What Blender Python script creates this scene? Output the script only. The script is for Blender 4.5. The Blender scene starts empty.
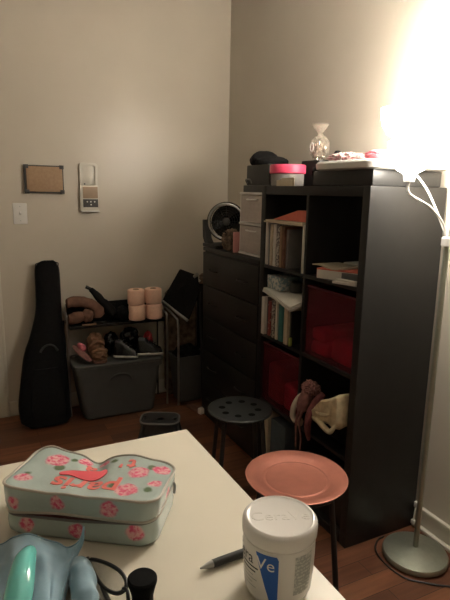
import bpy, bmesh, math, random
from mathutils import Vector, Matrix, noise
C = bpy.context.scene.collection
random.seed(7)
PI = math.pi

# ------------------------------------------------------------------ materials
def mat(name, col, rough=.5, metal=0, noise_amt=0, noise_scale=30, spec=.5, bump=0, emit=None, strength=0, trans=0, alpha=1, coat=0, sheen=0):
    m = bpy.data.materials.new(name); m.use_nodes = True
    nt = m.node_tree; b = nt.nodes['Principled BSDF']
    b.inputs['Base Color'].default_value = (*col, 1)
    b.inputs['Roughness'].default_value = rough
    b.inputs['Metallic'].default_value = metal
    b.inputs['Specular IOR Level'].default_value = spec
    b.inputs['Transmission Weight'].default_value = trans
    b.inputs['Alpha'].default_value = alpha
    b.inputs['Coat Weight'].default_value = coat
    b.inputs['Sheen Weight'].default_value = sheen
    if emit:
        b.inputs['Emission Color'].default_value = (*emit, 1)
        b.inputs['Emission Strength'].default_value = strength
    tc = nt.nodes.new('ShaderNodeTexCoord')
    n = nt.nodes.new('ShaderNodeTexNoise'); n.inputs['Scale'].default_value = noise_scale
    n.inputs['Detail'].default_value = 4
    nt.links.new(tc.outputs['Object'], n.inputs['Vector'])
    if noise_amt:
        r = nt.nodes.new('ShaderNodeValToRGB')
        r.color_ramp.elements[0].position = .3; r.color_ramp.elements[1].position = .7
        r.color_ramp.elements[0].color = (*[c*(1-noise_amt) for c in col], 1)
        r.color_ramp.elements[1].color = (*[min(1, c*(1+noise_amt)) for c in col], 1)
        nt.links.new(n.outputs['Fac'], r.inputs['Fac']); nt.links.new(r.outputs['Color'], b.inputs['Base Color'])
    if bump:
        bp = nt.nodes.new('ShaderNodeBump'); bp.inputs['Strength'].default_value = bump; bp.inputs['Distance'].default_value = .004
        nt.links.new(n.outputs['Fac'], bp.inputs['Height']); nt.links.new(bp.outputs['Normal'], b.inputs['Normal'])
    return m

M = {}
M['wall'] = mat('wall_paint', (.58, .52, .43), .34, noise_amt=.03, noise_scale=3, bump=.12, spec=.5)
M['wallr'] = mat('wall_paint_eggshell', (.56, .51, .43), .7, noise_amt=.03, noise_scale=3, bump=.1, spec=.3)
M['ceil'] = mat('ceiling_paint', (.75, .73, .68), .8, noise_amt=.02, noise_scale=5)
M['trim'] = mat('trim_paint', (.66, .62, .53), .35, noise_amt=.02, noise_scale=8)
M['door'] = mat('door_wood', (.10, .06, .04), .5, noise_amt=.2, noise_scale=12)
M['kallax'] = mat('black_brown_laminate', (.010, .0095, .009), .48, noise_amt=.15, noise_scale=20, spec=.45)
M['dresser'] = mat('black_stain', (.012, .011, .010), .45, noise_amt=.15, noise_scale=20)
M['table'] = mat('white_tabletop', (.70, .65, .54), .42, noise_amt=.02, noise_scale=10)
M['black'] = mat('black_plastic', (.014, .014, .014), .45, noise_amt=.1)
M['blackg'] = mat('black_gloss', (.012, .012, .013), .18, noise_amt=.1)
M['nylon'] = mat('black_nylon', (.006, .006, .0065), .85, spec=.12, noise_amt=.25, noise_scale=60, bump=.3)
M['fabricblack'] = mat('black_fabric', (.009, .0085, .0085), .9, spec=.15, noise_amt=.3, noise_scale=90, bump=.4)
M['greytote'] = mat('grey_tote', (.08, .08, .077), .5, noise_amt=.06, noise_scale=20)
M['greybin'] = mat('grey_bin', (.085, .085, .082), .5, noise_amt=.06)
M['chrome'] = mat('satin_chrome', (.45, .45, .44), .3, metal=1, noise_amt=.04)
M['nickel'] = mat('brushed_nickel', (.42, .44, .36), .36, metal=.8, noise_amt=.05, noise_scale=60)
M['white'] = mat('white_plastic', (.72, .70, .66), .35, noise_amt=.02)
M['whitegl'] = mat('white_gloss', (.83, .81, .78), .25, noise_amt=.02)
M['tan'] = mat('tan_board', (.34, .22, .13), .7, noise_amt=.08, noise_scale=60)
M['tanpanel'] = mat('tan_panel', (.36, .25, .16), .5, noise_amt=.06)
M['darkgrey'] = mat('dark_grey', (.05, .048, .045), .55, noise_amt=.1)
M['midgrey'] = mat('mid_grey', (.16, .155, .15), .5, noise_amt=.08)
M['bluegrey'] = mat('blue_grey', (.10, .13, .15), .6, noise_amt=.1)
M['copper'] = mat('copper_finish', (.46, .175, .125), .40, metal=.45, noise_amt=.07, noise_scale=25)
M['paper'] = mat('paper', (.68, .65, .58), .7, noise_amt=.03)
M['cream'] = mat('cream_paper', (.55, .47, .34), .7, noise_amt=.06)
M['tissue'] = mat('toilet_tissue', (.92, .60, .45), .85, noise_amt=.04, noise_scale=80, bump=.3)
M['card'] = mat('cardboard_tube', (.35, .22, .13), .8)
M['brownsuede'] = mat('brown_suede', (.17, .085, .055), .9, noise_amt=.25, noise_scale=30, bump=.4)
M['tanleather'] = mat('tan_leather', (.22, .12, .065), .6, noise_amt=.25, noise_scale=25, bump=.3)
M['pinkcloth'] = mat('pink_cloth', (.62, .16, .20), .7, noise_amt=.08)
M['red'] = mat('dark_red', (.36, .014, .020), .5, noise_amt=.2, noise_scale=20)
M['redcloth'] = mat('red_cloth', (.80, .018, .055), .8, noise_amt=.3, noise_scale=14, bump=.5)
M['maroon'] = mat('maroon_plastic', (.085, .012, .016), .4, noise_amt=.2, noise_scale=12)
M['pinklid'] = mat('hot_pink', (.80, .07, .16), .45, noise_amt=.04)
M['terracotta'] = mat('coral_card', (.62, .15, .10), .7, noise_amt=.06)
M['teal'] = mat('teal_cover', (.05, .22, .20), .6, noise_amt=.08)
M['cyan'] = mat('cyan_bottle', (.10, .42, .50), .3, noise_amt=.05)
M['turq'] = mat('turquoise_plastic', (.16, .60, .56), .18, noise_amt=.03, coat=.5)
M['bluecap'] = mat('royal_blue_ink', (.02, .12, .48), .3)
M['ink'] = mat('grey_black_ink', (.03, .035, .04), .5)
M['greyink'] = mat('pale_grey_ink', (.40, .42, .40), .5)
M['letterw'] = mat('white_ink', (.85, .85, .83), .4)
M['creamcloth'] = mat('cream_towel', (.50, .42, .27), .95, noise_amt=.2, noise_scale=35, bump=.6)
M['dollpink'] = mat('dusty_pink_plush', (.26, .115, .10), .9, noise_amt=.3, noise_scale=40, bump=.7)
M['ivory'] = mat('ivory_satin', (.62, .55, .43), .5, noise_amt=.06)
M['redtights'] = mat('red_brown_knit', (.14, .035, .035), .9, noise_amt=.25, noise_scale=40, bump=.4)
M['brownpat'] = mat('brown_patterned_cloth', (.16, .11, .075), .9, noise_amt=.6, noise_scale=28, bump=.5)
M['yelgreen'] = mat('yellow_green_card', (.35, .40, .10), .7)
M['shoeblack'] = mat('black_shoe', (.003, .003, .004), .25, noise_amt=.2, noise_scale=50)
M['sole'] = mat('white_rubber_sole', (.70, .68, .63), .6)
M['glass'] = mat('clear_lens', (.95, .95, .93), .02, trans=1)
M['stoolp'] = mat('black_stool_plastic', (.020, .022, .023), .42, noise_amt=.06)
M['pinkbook'] = mat('dusty_pink_cover', (.62, .27, .25), .6)

def speckle(name, c1, c2, scale, rough=.6, thr=.5):
    m = mat(name, c1, rough); nt = m.node_tree; b = nt.nodes['Principled BSDF']
    tc = nt.nodes.new('ShaderNodeTexCoord'); n = nt.nodes.new('ShaderNodeTexNoise'); n.inputs['Scale'].default_value = scale
    r = nt.nodes.new('ShaderNodeValToRGB'); r.color_ramp.elements[0].position = thr-.04; r.color_ramp.elements[1].position = thr+.04
    r.color_ramp.elements[0].color = (*c1, 1); r.color_ramp.elements[1].color = (*c2, 1)
    nt.links.new(tc.outputs['Object'], n.inputs['Vector']); nt.links.new(n.outputs['Fac'], r.inputs['Fac']); nt.links.new(r.outputs['Color'], b.inputs['Base Color'])
    return m
M['pinkpat'] = speckle('pink_flower_print', (.75, .66, .62), (.62, .30, .32), 70)
M['bluepat'] = speckle('blue_white_print', (.62, .62, .58), (.24, .34, .38), 60)
M['bookpat'] = speckle('speckled_spine', (.48, .45, .38), (.14, .12, .11), 90)
M['bookred'] = speckle('red_spine', (.26, .05, .045), (.45, .40, .33), 55, thr=.6)
M['label'] = speckle('fine_print', (.62, .62, .58), (.42, .43, .42), 300, thr=.5)

def translucent(name, col, a, rough=.3):
    m = bpy.data.materials.new(name); m.use_nodes = True; nt = m.node_tree
    b = nt.nodes['Principled BSDF']; b.inputs['Base Color'].default_value = (*col, 1); b.inputs['Roughness'].default_value = rough
    n = nt.nodes.new('ShaderNodeTexNoise'); n.inputs['Scale'].default_value = 9
    mr = nt.nodes.new('ShaderNodeMapRange'); mr.inputs['To Min'].default_value = a-.08; mr.inputs['To Max'].default_value = min(1, a+.08)
    nt.links.new(n.outputs['Fac'], mr.inputs['Value']); nt.links.new(mr.outputs['Result'], b.inputs['Alpha'])
    return m
M['clearred'] = translucent('translucent_maroon_plastic', (.16, .02, .03), .38, .3)
M['frost'] = translucent('frosted_clear_plastic', (.86, .76, .70), .55, .35)
M['cleargrey'] = translucent('clear_tub_plastic', (.42, .40, .38), .7, .25)
M['cello'] = translucent('cellophane', (.55, .48, .40), .26, .15)
M['smokelens'] = translucent('lens_plastic', (.45, .42, .36), .25, .05)
M['bluemesh'] = mat('pale_blue_mesh_cloth', (.21, .33, .41), .75, noise_amt=.16, noise_scale=22, bump=.35, sheen=.3)
M['bluemesh2'] = M['bluemesh']
M['smokegrey'] = mat('smoky_temple', (.07, .065, .055), .35, noise_amt=.1)
M['silverfoil'] = mat('crumpled_foil', (.55, .48, .40), .25, metal=.8, noise_amt=.5, noise_scale=25, bump=1)

# wood floor: boards running along y
def wood_floor():
    m = bpy.data.materials.new('reddish_wood_floor'); m.use_nodes = True; nt = m.node_tree; b = nt.nodes['Principled BSDF']
    tc = nt.nodes.new('ShaderNodeTexCoord'); mp = nt.nodes.new('ShaderNodeMapping'); mp.inputs['Rotation'].default_value = (0, 0, PI/2)
    br = nt.nodes.new('ShaderNodeTexBrick'); br.inputs['Scale'].default_value = 1; br.offset = .37
    br.inputs['Brick Width'].default_value = .62; br.inputs['Row Height'].default_value = .083; br.inputs['Mortar Size'].default_value = .0014
    br.inputs['Color1'].default_value = (.115, .045, .024, 1); br.inputs['Color2'].default_value = (.26, .105, .05, 1); br.inputs['Mortar'].default_value = (.03, .013, .008, 1)
    g = nt.nodes.new('ShaderNodeTexNoise'); mp2 = nt.nodes.new('ShaderNodeMapping'); mp2.inputs['Scale'].default_value = (45, 3, 1); g.inputs['Scale'].default_value = 1; g.inputs['Detail'].default_value = 6
    mx = nt.nodes.new('ShaderNodeMix'); mx.data_type = 'RGBA'; mx.blend_type = 'MULTIPLY'; mx.inputs['Factor'].default_value = .75
    r = nt.nodes.new('ShaderNodeValToRGB'); r.color_ramp.elements[0].position = .3; r.color_ramp.elements[0].color = (.45, .42, .4, 1); r.color_ramp.elements[1].position = .7
    L = nt.links.new
    L(tc.outputs['Object'], mp.inputs['Vector']); L(mp.outputs['Vector'], br.inputs['Vector'])
    L(tc.outputs['Object'], mp2.inputs['Vector']); L(mp2.outputs['Vector'], g.inputs['Vector']); L(g.outputs['Fac'], r.inputs['Fac'])
    L(br.outputs['Color'], mx.inputs['A']); L(r.outputs['Color'], mx.inputs['B']); L(mx.outputs['Result'], b.inputs['Base Color'])
    b.inputs['Roughness'].default_value = .38
    return m
M['floor'] = wood_floor()

# ------------------------------------------------------------------ helpers
def V(*a): return Vector(a)
def obj(name, bm, m, parent=None, origin=None, smooth=True, **props):
    """link ONE mesh object; coordinates of bm are world, origin gives its pivot"""
    o0 = Vector(parent.location) if parent is not None and parent.parent is None else (Vector(parent['wo']) if parent is not None else Vector((0, 0, 0)))
    if origin is None:
        if parent is None:
            bb = [v.co for v in bm.verts]
            origin = Vector(((min(v.x for v in bb)+max(v.x for v in bb))/2, (min(v.y for v in bb)+max(v.y for v in bb))/2, min(v.z for v in bb)))
        else: origin = o0
    origin = Vector(origin)
    bmesh.ops.recalc_face_normals(bm, faces=bm.faces)
    for v in bm.verts: v.co -= origin
    me = bpy.data.meshes.new(name); bm.to_mesh(me); bm.free()
    if smooth:
        for p in me.polygons: p.use_smooth = True
        try: me.set_sharp_from_angle(angle=math.radians(38))
        except Exception: pass
    if isinstance(m, (list, tuple)):
        for q in m: me.materials.append(q)
    else: me.materials.append(m)
    o = bpy.data.objects.new(name, me); C.objects.link(o)
    if parent is not None:
        o.parent = parent; o.location = origin - o0
        WO[o.name] = origin; o['wo'] = list(origin)
    else: o.location = origin
    for k, v in props.items(): o[k] = v
    return o
WO = {}
def thing(name, loc, label, cat, group=None):
    o = bpy.data.objects.new(name, None); C.objects.link(o); o.location = loc; o.empty_display_size = .05
    o['label'] = label; o['category'] = cat
    if group: o['group'] = group
    return o
def tag(o, label, cat, group=None):
    o['label'] = label; o['category'] = cat
    if group: o['group'] = group
    return o
def struct(name, bm, m, **k):
    o = obj(name, bm, m, **k); o['kind'] = 'structure'; return o
def dup(root, loc, label, rz=0):
    r = root.copy(); C.objects.link(r); r.location = loc; r['label'] = label; r.rotation_euler = (0, 0, rz)
    for ch in list(root.children):
        c = ch.copy(); C.objects.link(c); c.parent = r
        for g in ch.children:
            d = g.copy(); C.objects.link(d); d.parent = c
    return r
def B(): return bmesh.new()
def add(bm, src, mtx=None, mi=None):
    me = bpy.data.meshes.new('tmp')
    if mtx is not None: bmesh.ops.transform(src, matrix=mtx, verts=src.verts)
    if mi is not None:
        for f in src.faces: f.material_index = mi
    src.to_mesh(me); src.free(); bm.from_mesh(me); bpy.data.meshes.remove(me)
def box(bm, x0, x1, y0, y1, z0, z1, bev=.002, mtx=None, mi=None, seg=2):
    t = B(); bmesh.ops.create_cube(t, size=1)
    for v in t.verts: v.co = Vector(((x0+x1)/2+v.co.x*(x1-x0), (y0+y1)/2+v.co.y*(y1-y0), (z0+z1)/2+v.co.z*(z1-z0)))
    if bev: bmesh.ops.bevel(t, geom=list(t.edges), offset=min(bev, .45*min(abs(x1-x0), abs(y1-y0), abs(z1-z0))), segments=seg, affect='EDGES', profile=.6)
    add(bm, t, mtx, mi); return bm
def bx(*a, **k): return box(B(), *a, **k)
def lathe(bm, prof, cx, cy, n=40, mtx=None, mi=None):
    t = B(); rings = []
    for r, z in prof:
        if r < 1e-5: rings.append([t.verts.new((cx, cy, z))])
        else: rings.append([t.verts.new((cx+r*math.cos(2*PI*i/n), cy+r*math.sin(2*PI*i/n), z)) for i in range(n)])
    for a, b in zip(rings, rings[1:]):
        for i in range(n):
            j = (i+1) % n
            if len(a) == 1 and len(b) == 1: continue
            if len(a) == 1: t.faces.new((a[0], b[j], b[i]))
            elif len(b) == 1: t.faces.new((a[i], a[j], b[0]))
            else: t.faces.new((a[i], a[j], b[j], b[i]))
    add(bm, t, mtx, mi); return bm
def smoothpath(pts, n=8, closed=False):
    pts = [Vector(p) for p in pts]; out = []; N = len(pts)
    rng = range(N) if closed else range(N-1)
    for i in rng:
        g = (lambda k: pts[k % N]) if closed else (lambda k: pts[max(0, min(N-1, k))])
        p0, p1, p2, p3 = g(i-1), g(i), g(i+1), g(i+2)
        for k in range(n):
            t = k/n
            out.append(.5*((2*p1)+(-p0+p2)*t+(2*p0-5*p1+4*p2-p3)*t*t+(-p0+3*p1-3*p2+p3)*t**3))
    if not closed: out.append(pts[-1])
    return out
def tube(bm, pts, r, n=10, smooth=8, closed=False, mi=None, cap=True, flat=1):
    """sweep; r number or list per control point"""
    ctr = [Vector(p) for p in pts]
    P = smoothpath(ctr, smooth, closed) if smooth else ctr
    K = len(P)
    def rad(i):
        if not isinstance(r, (list, tuple)): return r
        s = i/max(1, (smooth or 1)); a = int(s); f = s-a
        if a >= len(r)-1: return r[-1]
        return r[a]*(1-f)+r[a+1]*f
    t = B(); rings = []; up = None
    for i, p in enumerate(P):
        if closed: T = (P[(i+1) % K]-P[i-1])
        else: T = P[min(K-1, i+1)]-P[max(0, i-1)]
        T.normalize()
        if up is None:
            up = Vector((0, 0, 1)) if abs(T.z) < .9 else Vector((1, 0, 0))
        s = T.cross(up); 
        if s.length < 1e-6: s = T.orthogonal()
        s.normalize(); up = s.cross(T).normalized()
        rr = rad(i)
        rings.append([t.verts.new(p+(s*math.cos(2*PI*k/n)+up*flat*math.sin(2*PI*k/n))*rr) for k in range(n)])
    pairs = list(zip(rings, rings[1:]))+([(rings[-1], rings[0])] if closed else [])
    for a, b in pairs:
        for k in range(n):
            j = (k+1) % n; t.faces.new((a[k], a[j], b[j], b[k]))
    if not closed and cap:
        t.faces.new(rings[0]); t.faces.new(list(reversed(rings[-1])))
    add(bm, t, None, mi); return bm
def blob(bm, c, r, amp=.15, freq=3, seed=0, sub=4, mtx=None, mi=None, floor=None):
    t = B(); bmesh.ops.create_icosphere(t, subdivisions=sub, radius=1)
    for v in t.verts:
        d = v.co.normalized(); s = 1+amp*noise.noise(d*freq+Vector((seed, seed*1.7, 0)))+amp*.4*noise.noise(d*freq*2.7+Vector((seed, 3, 1)))
        v.co = Vector((d.x*r[0]*s, d.y*r[1]*s, d.z*r[2]*s))
    if mtx is not None: bmesh.ops.transform(t, matrix=mtx, verts=t.verts)
    for v in t.verts:
        v.co += Vector(c)
        if floor is not None and v.co.z < floor: v.co.z = floor
    add(bm, t, None, mi); return bm
def loft(bm, rings, cap=True, mi=None):
    t = B(); R = [[t.verts.new(p) for p in r] for r in rings]
    n = len(R[0])
    for a, b in zip(R, R[1:]):
        for k in range(n):
            j = (k+1) % n; t.faces.new((a[k], a[j], b[j], b[k]))
    if cap: t.faces.new(list(reversed(R[0]))); t.faces.new(R[-1])
    add(bm, t, None, mi); return bm
def rrect(hx, hy, r, n=6):
    o = []
    for cx, cy, a0 in ((hx-r, hy-r, 0), (-hx+r, hy-r, 90), (-hx+r, -hy+r, 180), (hx-r, -hy+r, 270)):
        for k in range(n+1):
            a = math.radians(a0+90*k/n); o.append((cx+r*math.cos(a), cy+r*math.sin(a)))
    return o
def text_bm(s, size, depth=.0004, res=3, off=0):
    cu = bpy.data.curves.new('t', 'FONT'); cu.body = s; cu.size = size; cu.extrude = depth; cu.resolution_u = res; cu.offset = off
    cu.align_x = 'CENTER'; cu.align_y = 'CENTER'
    o = bpy.data.objects.new('t', cu); C.objects.link(o)
    bpy.context.view_layer.update()
    me = bpy.data.meshes.new_from_object(o.evaluated_get(bpy.context.evaluated_depsgraph_get()))
    bpy.data.objects.remove(o); bpy.data.curves.remove(cu)
    bm = B(); bm.from_mesh(me); bpy.data.meshes.remove(me); return bm
def rotz(a, c): return Matrix.Translation(c) @ Matrix.Rotation(a, 4, 'Z') @ Matrix.Translation(-Vector(c))

# ------------------------------------------------------------------ the room
XL, YR, XN, YN, H = -1.945, .402, 2.7, -3.3, 2.75
struct('floor', bx(XL-.1, XN+.1, YN-.1, YR+.1, -.05, 0, bev=0), M['floor'], origin=(0, 0, 0), smooth=False)
struct('ceiling', bx(XL-.1, XN+.1, YN-.1, YR+.1, H, H+.05, bev=0), M['ceil'], smooth=False)
DY0, DY1, DZ = -2.02, -1.20, 2.05
w = B()
box(w, XL-.1, XL, DY1, YR+.1, 0, H, bev=0); box(w, XL-.1, XL, YN-.1, DY0, 0, H, bev=0); box(w, XL-.1, XL, DY0, DY1, DZ, H, bev=0)
struct('wall_left', w, M['wall'], smooth=False)
struct('wall_right', bx(XL, XN+.1, YR, YR+.1, 0, H, bev=0), M['wallr'], smooth=False)
struct('wall_near', bx(XN, XN+.1, YN-.1, YR, 0, H, bev=0), M['wallr'], smooth=False)
struct('wall_back', bx(XL, XN, YN-.1, YN, 0, H, bev=0), M['wallr'], smooth=False)
# door in left wall, cream casing
d = struct('door_1', bx(XL-.06, XL-.02, DY0+.004, DY1-.004, .012, DZ-.004), M['door'])
kb = B(); lathe(kb, [(0, 0), (.012, .0), (.012, .03), (.026, .04), (.028, .055), (.018, .068), (0, .07)], 0, 0, 20, Matrix.Translation((XL-.02, DY0+.07, 1.0)) @ Matrix.Rotation(PI/2, 4, 'Y'))
obj('door_knob', kb, M['chrome'], d)
t1 = B()
box(t1, XL+.0005, XL+.016, DY1-.022, DY1+.062, .0, DZ+.0, .003); box(t1, XL+.0005, XL+.022, DY1+.045, DY1+.063, 0, DZ, .003)
box(t1, XL+.0005, XL+.016, DY0-.07, DY0, 0, DZ, .003); box(t1, XL+.0005, XL+.016, DY0-.07, DY1+.06, DZ, DZ+.075, .003)
struct('trim_1', t1, M['trim'])
bl = B(); box(bl, XL+.0005, XL+.013, DY1+.064, YR-.001, 0, .085, .002); box(bl, XL+.0005, XL+.018, DY1+.064, YR-.001, .085, .1, .004)
struct('baseboard_left', bl, M['trim'])
br = B(); box(br, XL+.02, XN-.001, YR-.012, YR-.0005, 0, .088, .002); box(br, XL+.02, XN-.001, YR-.020, YR-.0005, .084, .101, .005); box(br, XL+.02, XN-.001, YR-.030, YR-.0005, 0, .018, .007)
struct('baseboard_right', br, M['trim'])

# ------------------------------------------------------------------ bookcase: 2 columns x 4 rows
bc = thing('bookcase', (-.385, .19, 0), 'tall black-brown cube bookcase with eight open compartments against the right wall', 'bookcase')
T = .039; CW = .338; S = .016; HZ = 1.47; DEP = .385
obj('side_panel', bx(-T, 0, 0, DEP, 0, HZ), M['kallax'], bc)
obj('side_panel', bx(-.77, -.77+T, 0, DEP, 0, HZ), M['kallax'], bc)
obj('top_panel', bx(-.77+T, -T, .0005, DEP, HZ-T, HZ-.0005), M['kallax'], bc)
obj('bottom_panel', bx(-.77+T, -T, .0005, DEP, 0.001, T), M['kallax'], bc)
SH = [.374, .725, 1.077]
for z in SH: obj('shelf', bx(-.77+T, -T, .001, DEP-.002, z, z+S, .001), M['kallax'], bc)
zs = [T]+[z+S for z in SH]; ze = SH+[HZ-T]
for a, b in zip(zs, ze): obj('divider', bx(-.393, -.377, .0015, DEP-.003, a, b, .001), M['kallax'], bc)
FL = zs   # compartment floors bottom..top

# ------------------------------------------------------------------ dresser
ds = thing('dresser', (-1.12, .19, 0), 'black chest of drawers left of the bookcase with a fan on top', 'dresser')
DX0, DX1, DH = -1.468, -.778, 1.105
obj('body', bx(DX0, DX1, .016, .385, 0, 1.085, .002), M['dresser'], ds)
obj('top_panel', bx(DX0, DX1, 0, .387, 1.0855, DH, .002), M['dresser'], ds)
zd = [.05, .257, .462, .667, .872, 1.078]
for i, (a, b) in enumerate(zip(zd, zd[1:])):
    dr = obj('drawer', bx(DX0+.002, DX1-.002, .0, .0155, a+.002, b-.003, .002), M['dresser'], ds)
    for xx in (DX0+.16, DX1-.16):
        hb = B(); zc = (a+b)/2+.0
        tube(hb, [(xx-.05, -.001, zc), (xx-.045, -.016, zc), (xx, -.021, zc), (xx+.045, -.016, zc), (xx+.05, -.001, zc)], .0045, 8, 4)
        obj('handle', hb, M['dresser'], dr)

# ------------------------------------------------------------------ table
TZ, TX, TY = .92, .478, -.904
tb = thing('table', (1.05, -1.5, 0), 'white counter-height table in the foreground holding the floral bag and jar', 'table')
obj('tabletop', bx(TX, 1.70, -2.1, TY, TZ-.035, TZ, .003), M['table'], tb)
for x in (TX+.05, 1.62):
    for y in (-2.05, TY-.09): obj('leg', bx(x, x+.045, y, y+.045, 0, TZ-.0905, .003), M['black'], tb)
fr = B(); box(fr, TX+.05, 1.665, -2.05, -2.02, TZ-.09, TZ-.036); box(fr, TX+.05, 1.665, TY-.075, TY-.045, TZ-.09, TZ-.036)
box(fr, TX+.05, TX+.08, -2.05, TY-.045, TZ-.09, TZ-.036); box(fr, 1.635, 1.665, -2.05, TY-.045, TZ-.09, TZ-.036)
obj('apron', fr, M['black'], tb)

# ------------------------------------------------------------------ wall things
wf = thing('wall_plaque', (XL, -.857, 1.41), 'tan rectangular plaque with dark corners hung above the light switch', 'plaque')
obj('backing', bx(XL+.001, XL+.026, -.970, -.742, 1.412, 1.576, .002), M['darkgrey'], wf)
obj('face', bx(XL+.0262, XL+.031, -.958, -.749, 1.420, 1.569, .002), M['tan'], wf)
for (y0, y1) in ((-.972, -.945), (-.766, -.740)):
    for (z0, z1) in ((1.408, 1.432), (1.556, 1.579)): obj('corner_protector', bx(XL+.020, XL+.0335, y0, y1, z0, z1, .002), M['darkgrey'], wf)
ip = thing('wall_intercom', (XL, -.588, 1.303), 'white and tan wall intercom panel with three small buttons right of the plaque', 'intercom')
def ringplate(bm, y0, y1, z0, z1, t, x0, x1, r=.012):
    cy, cz = (y0+y1)/2, (z0+z1)/2
    o = rrect((y1-y0)/2, (z1-z0)/2, r); i = rrect((y1-y0)/2-t, (z1-z0)/2-t, max(.004, r-t*.5))
    q = B()
    A = [[q.verts.new((x, cy+a, cz+b)) for a, b in s] for x, s in ((x0, o), (x1, o), (x1, i), (x0, i))]
    n = len(o)
    for u, v in ((0, 1), (1, 2), (2, 3), (3, 0)):
        for k in range(n):
            j = (k+1) % n; q.faces.new((A[u][k], A[u][j], A[v][j], A[v][k]))
    add(bm, q)
Y0, Y1 = -.647, -.530
up = B(); ringplate(up, Y0+.004, Y1, 1.445, 1.602, .017, XL+.001, XL+.020, .022); obj('frame', up, M['trim'], ip)
obj('recess', bx(XL+.001, XL+.006, Y0+.018, Y1-.014, 1.458, 1.588, .001), M['trim'], ip)
lo = bx(XL+.001, XL+.028, Y0, Y1, 1.303, 1.462, .006); obj('housing', lo, M['trim'], ip)
obj('panel', bx(XL+.0282, XL+.031, Y0+.018, Y1-.006, 1.383, 1.455, .001), M['tanpanel'], ip)
kp = obj('button_strip', bx(XL+.0282, XL+.031, Y0+.018, Y1-.006, 1.328, 1.378, .001), M['darkgrey'], ip)
for k, (yy, zz) in enumerate(((-.604, 1.362), (-.582, 1.362), (-.558, 1.362), (-.581, 1.344))):
    h = B(); lathe(h, [(0, 0), (.0045, 0), (.0045, .003), (0, .0035)], 0, 0, 12, Matrix.Translation((XL+.031, yy, zz)) @ Matrix.Rotation(PI/2, 4, 'Y')); obj('button', h, M['whitegl'], kp)
h = B(); lathe(h, [(0, 0), (.005, 0), (.005, .003), (0, .0035)], 0, 0, 12, Matrix.Translation((XL+.0065, Y0+.035, 1.472)) @ Matrix.Rotation(PI/2, 4, 'Y')); obj('hook_button', h, M['black'], ip)
obj('bottom_lip', bx(XL+.001, XL+.034, Y0+.004, Y1+.004, 1.298, 1.306, .002), M['white'], ip)
sw = thing('light_switch', (XL, -1.003, 1.225), 'white light switch plate on the left wall under the plaque', 'light switch')
obj('plate', bx(XL+.0005, XL+.007, -1.043, -.963, 1.225, 1.35, .003), M['white'], sw)
tg = B(); box(tg, -.005, .012, -.004, .004, -.007, .007, .002, mtx=Matrix.Translation((XL+.0085, -1.003, 1.29)) @ Matrix.Rotation(-.4, 4, 'Y')); obj('toggle', tg, M['whitegl'], sw)
for zz in (1.245, 1.33):
    h = B(); lathe(h, [(0, 0), (.003, 0), (.003, .001), (0, .0012)], 0, 0, 10, Matrix.Translation((XL+.007, -1.003, zz)) @ Matrix.Rotation(PI/2, 4, 'Y')); obj('screw', h, M['chrome'], sw)

# ------------------------------------------------------------------ guitar gig bag leaning on left wall
gb = thing('guitar_bag', (-1.74, -.92, 0), 'black soft guitar gig bag standing upright against the left wall beside the door', 'guitar bag')
st = [(.012, -1.05, -.825, .07), (.035, -1.088, -.775, .10), (.1, -1.096, -.766, .12), (.168, -1.09, -.765, .125), (.289, -1.07, -.773, .125), (.409, -1.047, -.776, .12), (.47, -1.03, -.782, .115), (.53, -1.005, -.795, .11), (.588, -.985, -.804, .10), (.678, -.958, -.808, .09), (.768, -.949, -.803, .085), (.919, -.943, -.802, .08), (.965, -.936, -.806, .075), (.99, -.922, -.815, .06), (1.003, -.90, -.832, .03)]
rings = []
for z, a, b, th in st:
    if z < .5: b = min(b, -.794)
    front = -1.66-.2*z; cx = max(front-th/2, XL+.012+th/2); cy = (a+b)/2; hw = (b-a)/2
    ring = []
    for k in range(36):
        t = 2*PI*k/36; c, s = math.cos(t), math.sin(t)
        ring.append((cx+th/2*math.copysign(abs(c)**.6, c), cy+hw*math.copysign(abs(s)**.6, s)+.003*noise.noise(Vector((k*.7, z*14, 0))), z+.004*noise.noise(Vector((z*9, k*.4, 2)))))
    rings.append(ring)
g = B(); loft(g, rings); obj('bag_body', g, M['nylon'], gb)
g = B()
pth = [(rings[i][9][0]+.002, rings[i][9][1]+.0005, rings[i][9][2]) for i in range(1, 14)]+[(rings[i][27][0]+.002, rings[i][27][1]-.0005, rings[i][27][2]) for i in range(13, 0, -1)]
tube(g, pth, .0035, 6, 3); obj('zip', g, M['black'], gb)
g = B(); c2 = [(-1.66-.2*z+.006, y, z) for z, y in ((.46, -.955), (.49, -.93), (.50, -.90), (.49, -.872), (.46, -.85))]
tube(g, c2, .007, 8, 4); obj('handle', g, M['black'], gb)
pk = []
for z, a, b in ((.07, -1.03, -.83), (.12, -1.04, -.82), (.3, -1.02, -.83), (.36, -1.0, -.85)):
    x = -1.66-.2*z; pk.append([(x-.01, a, z), (x+.012, a+.01, z), (x+.014, (a+b)/2, z), (x+.012, b-.01, z), (x-.01, b, z)])
g = B(); loft(g, pk); obj('front_pocket', g, M['nylon'], gb)

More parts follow.
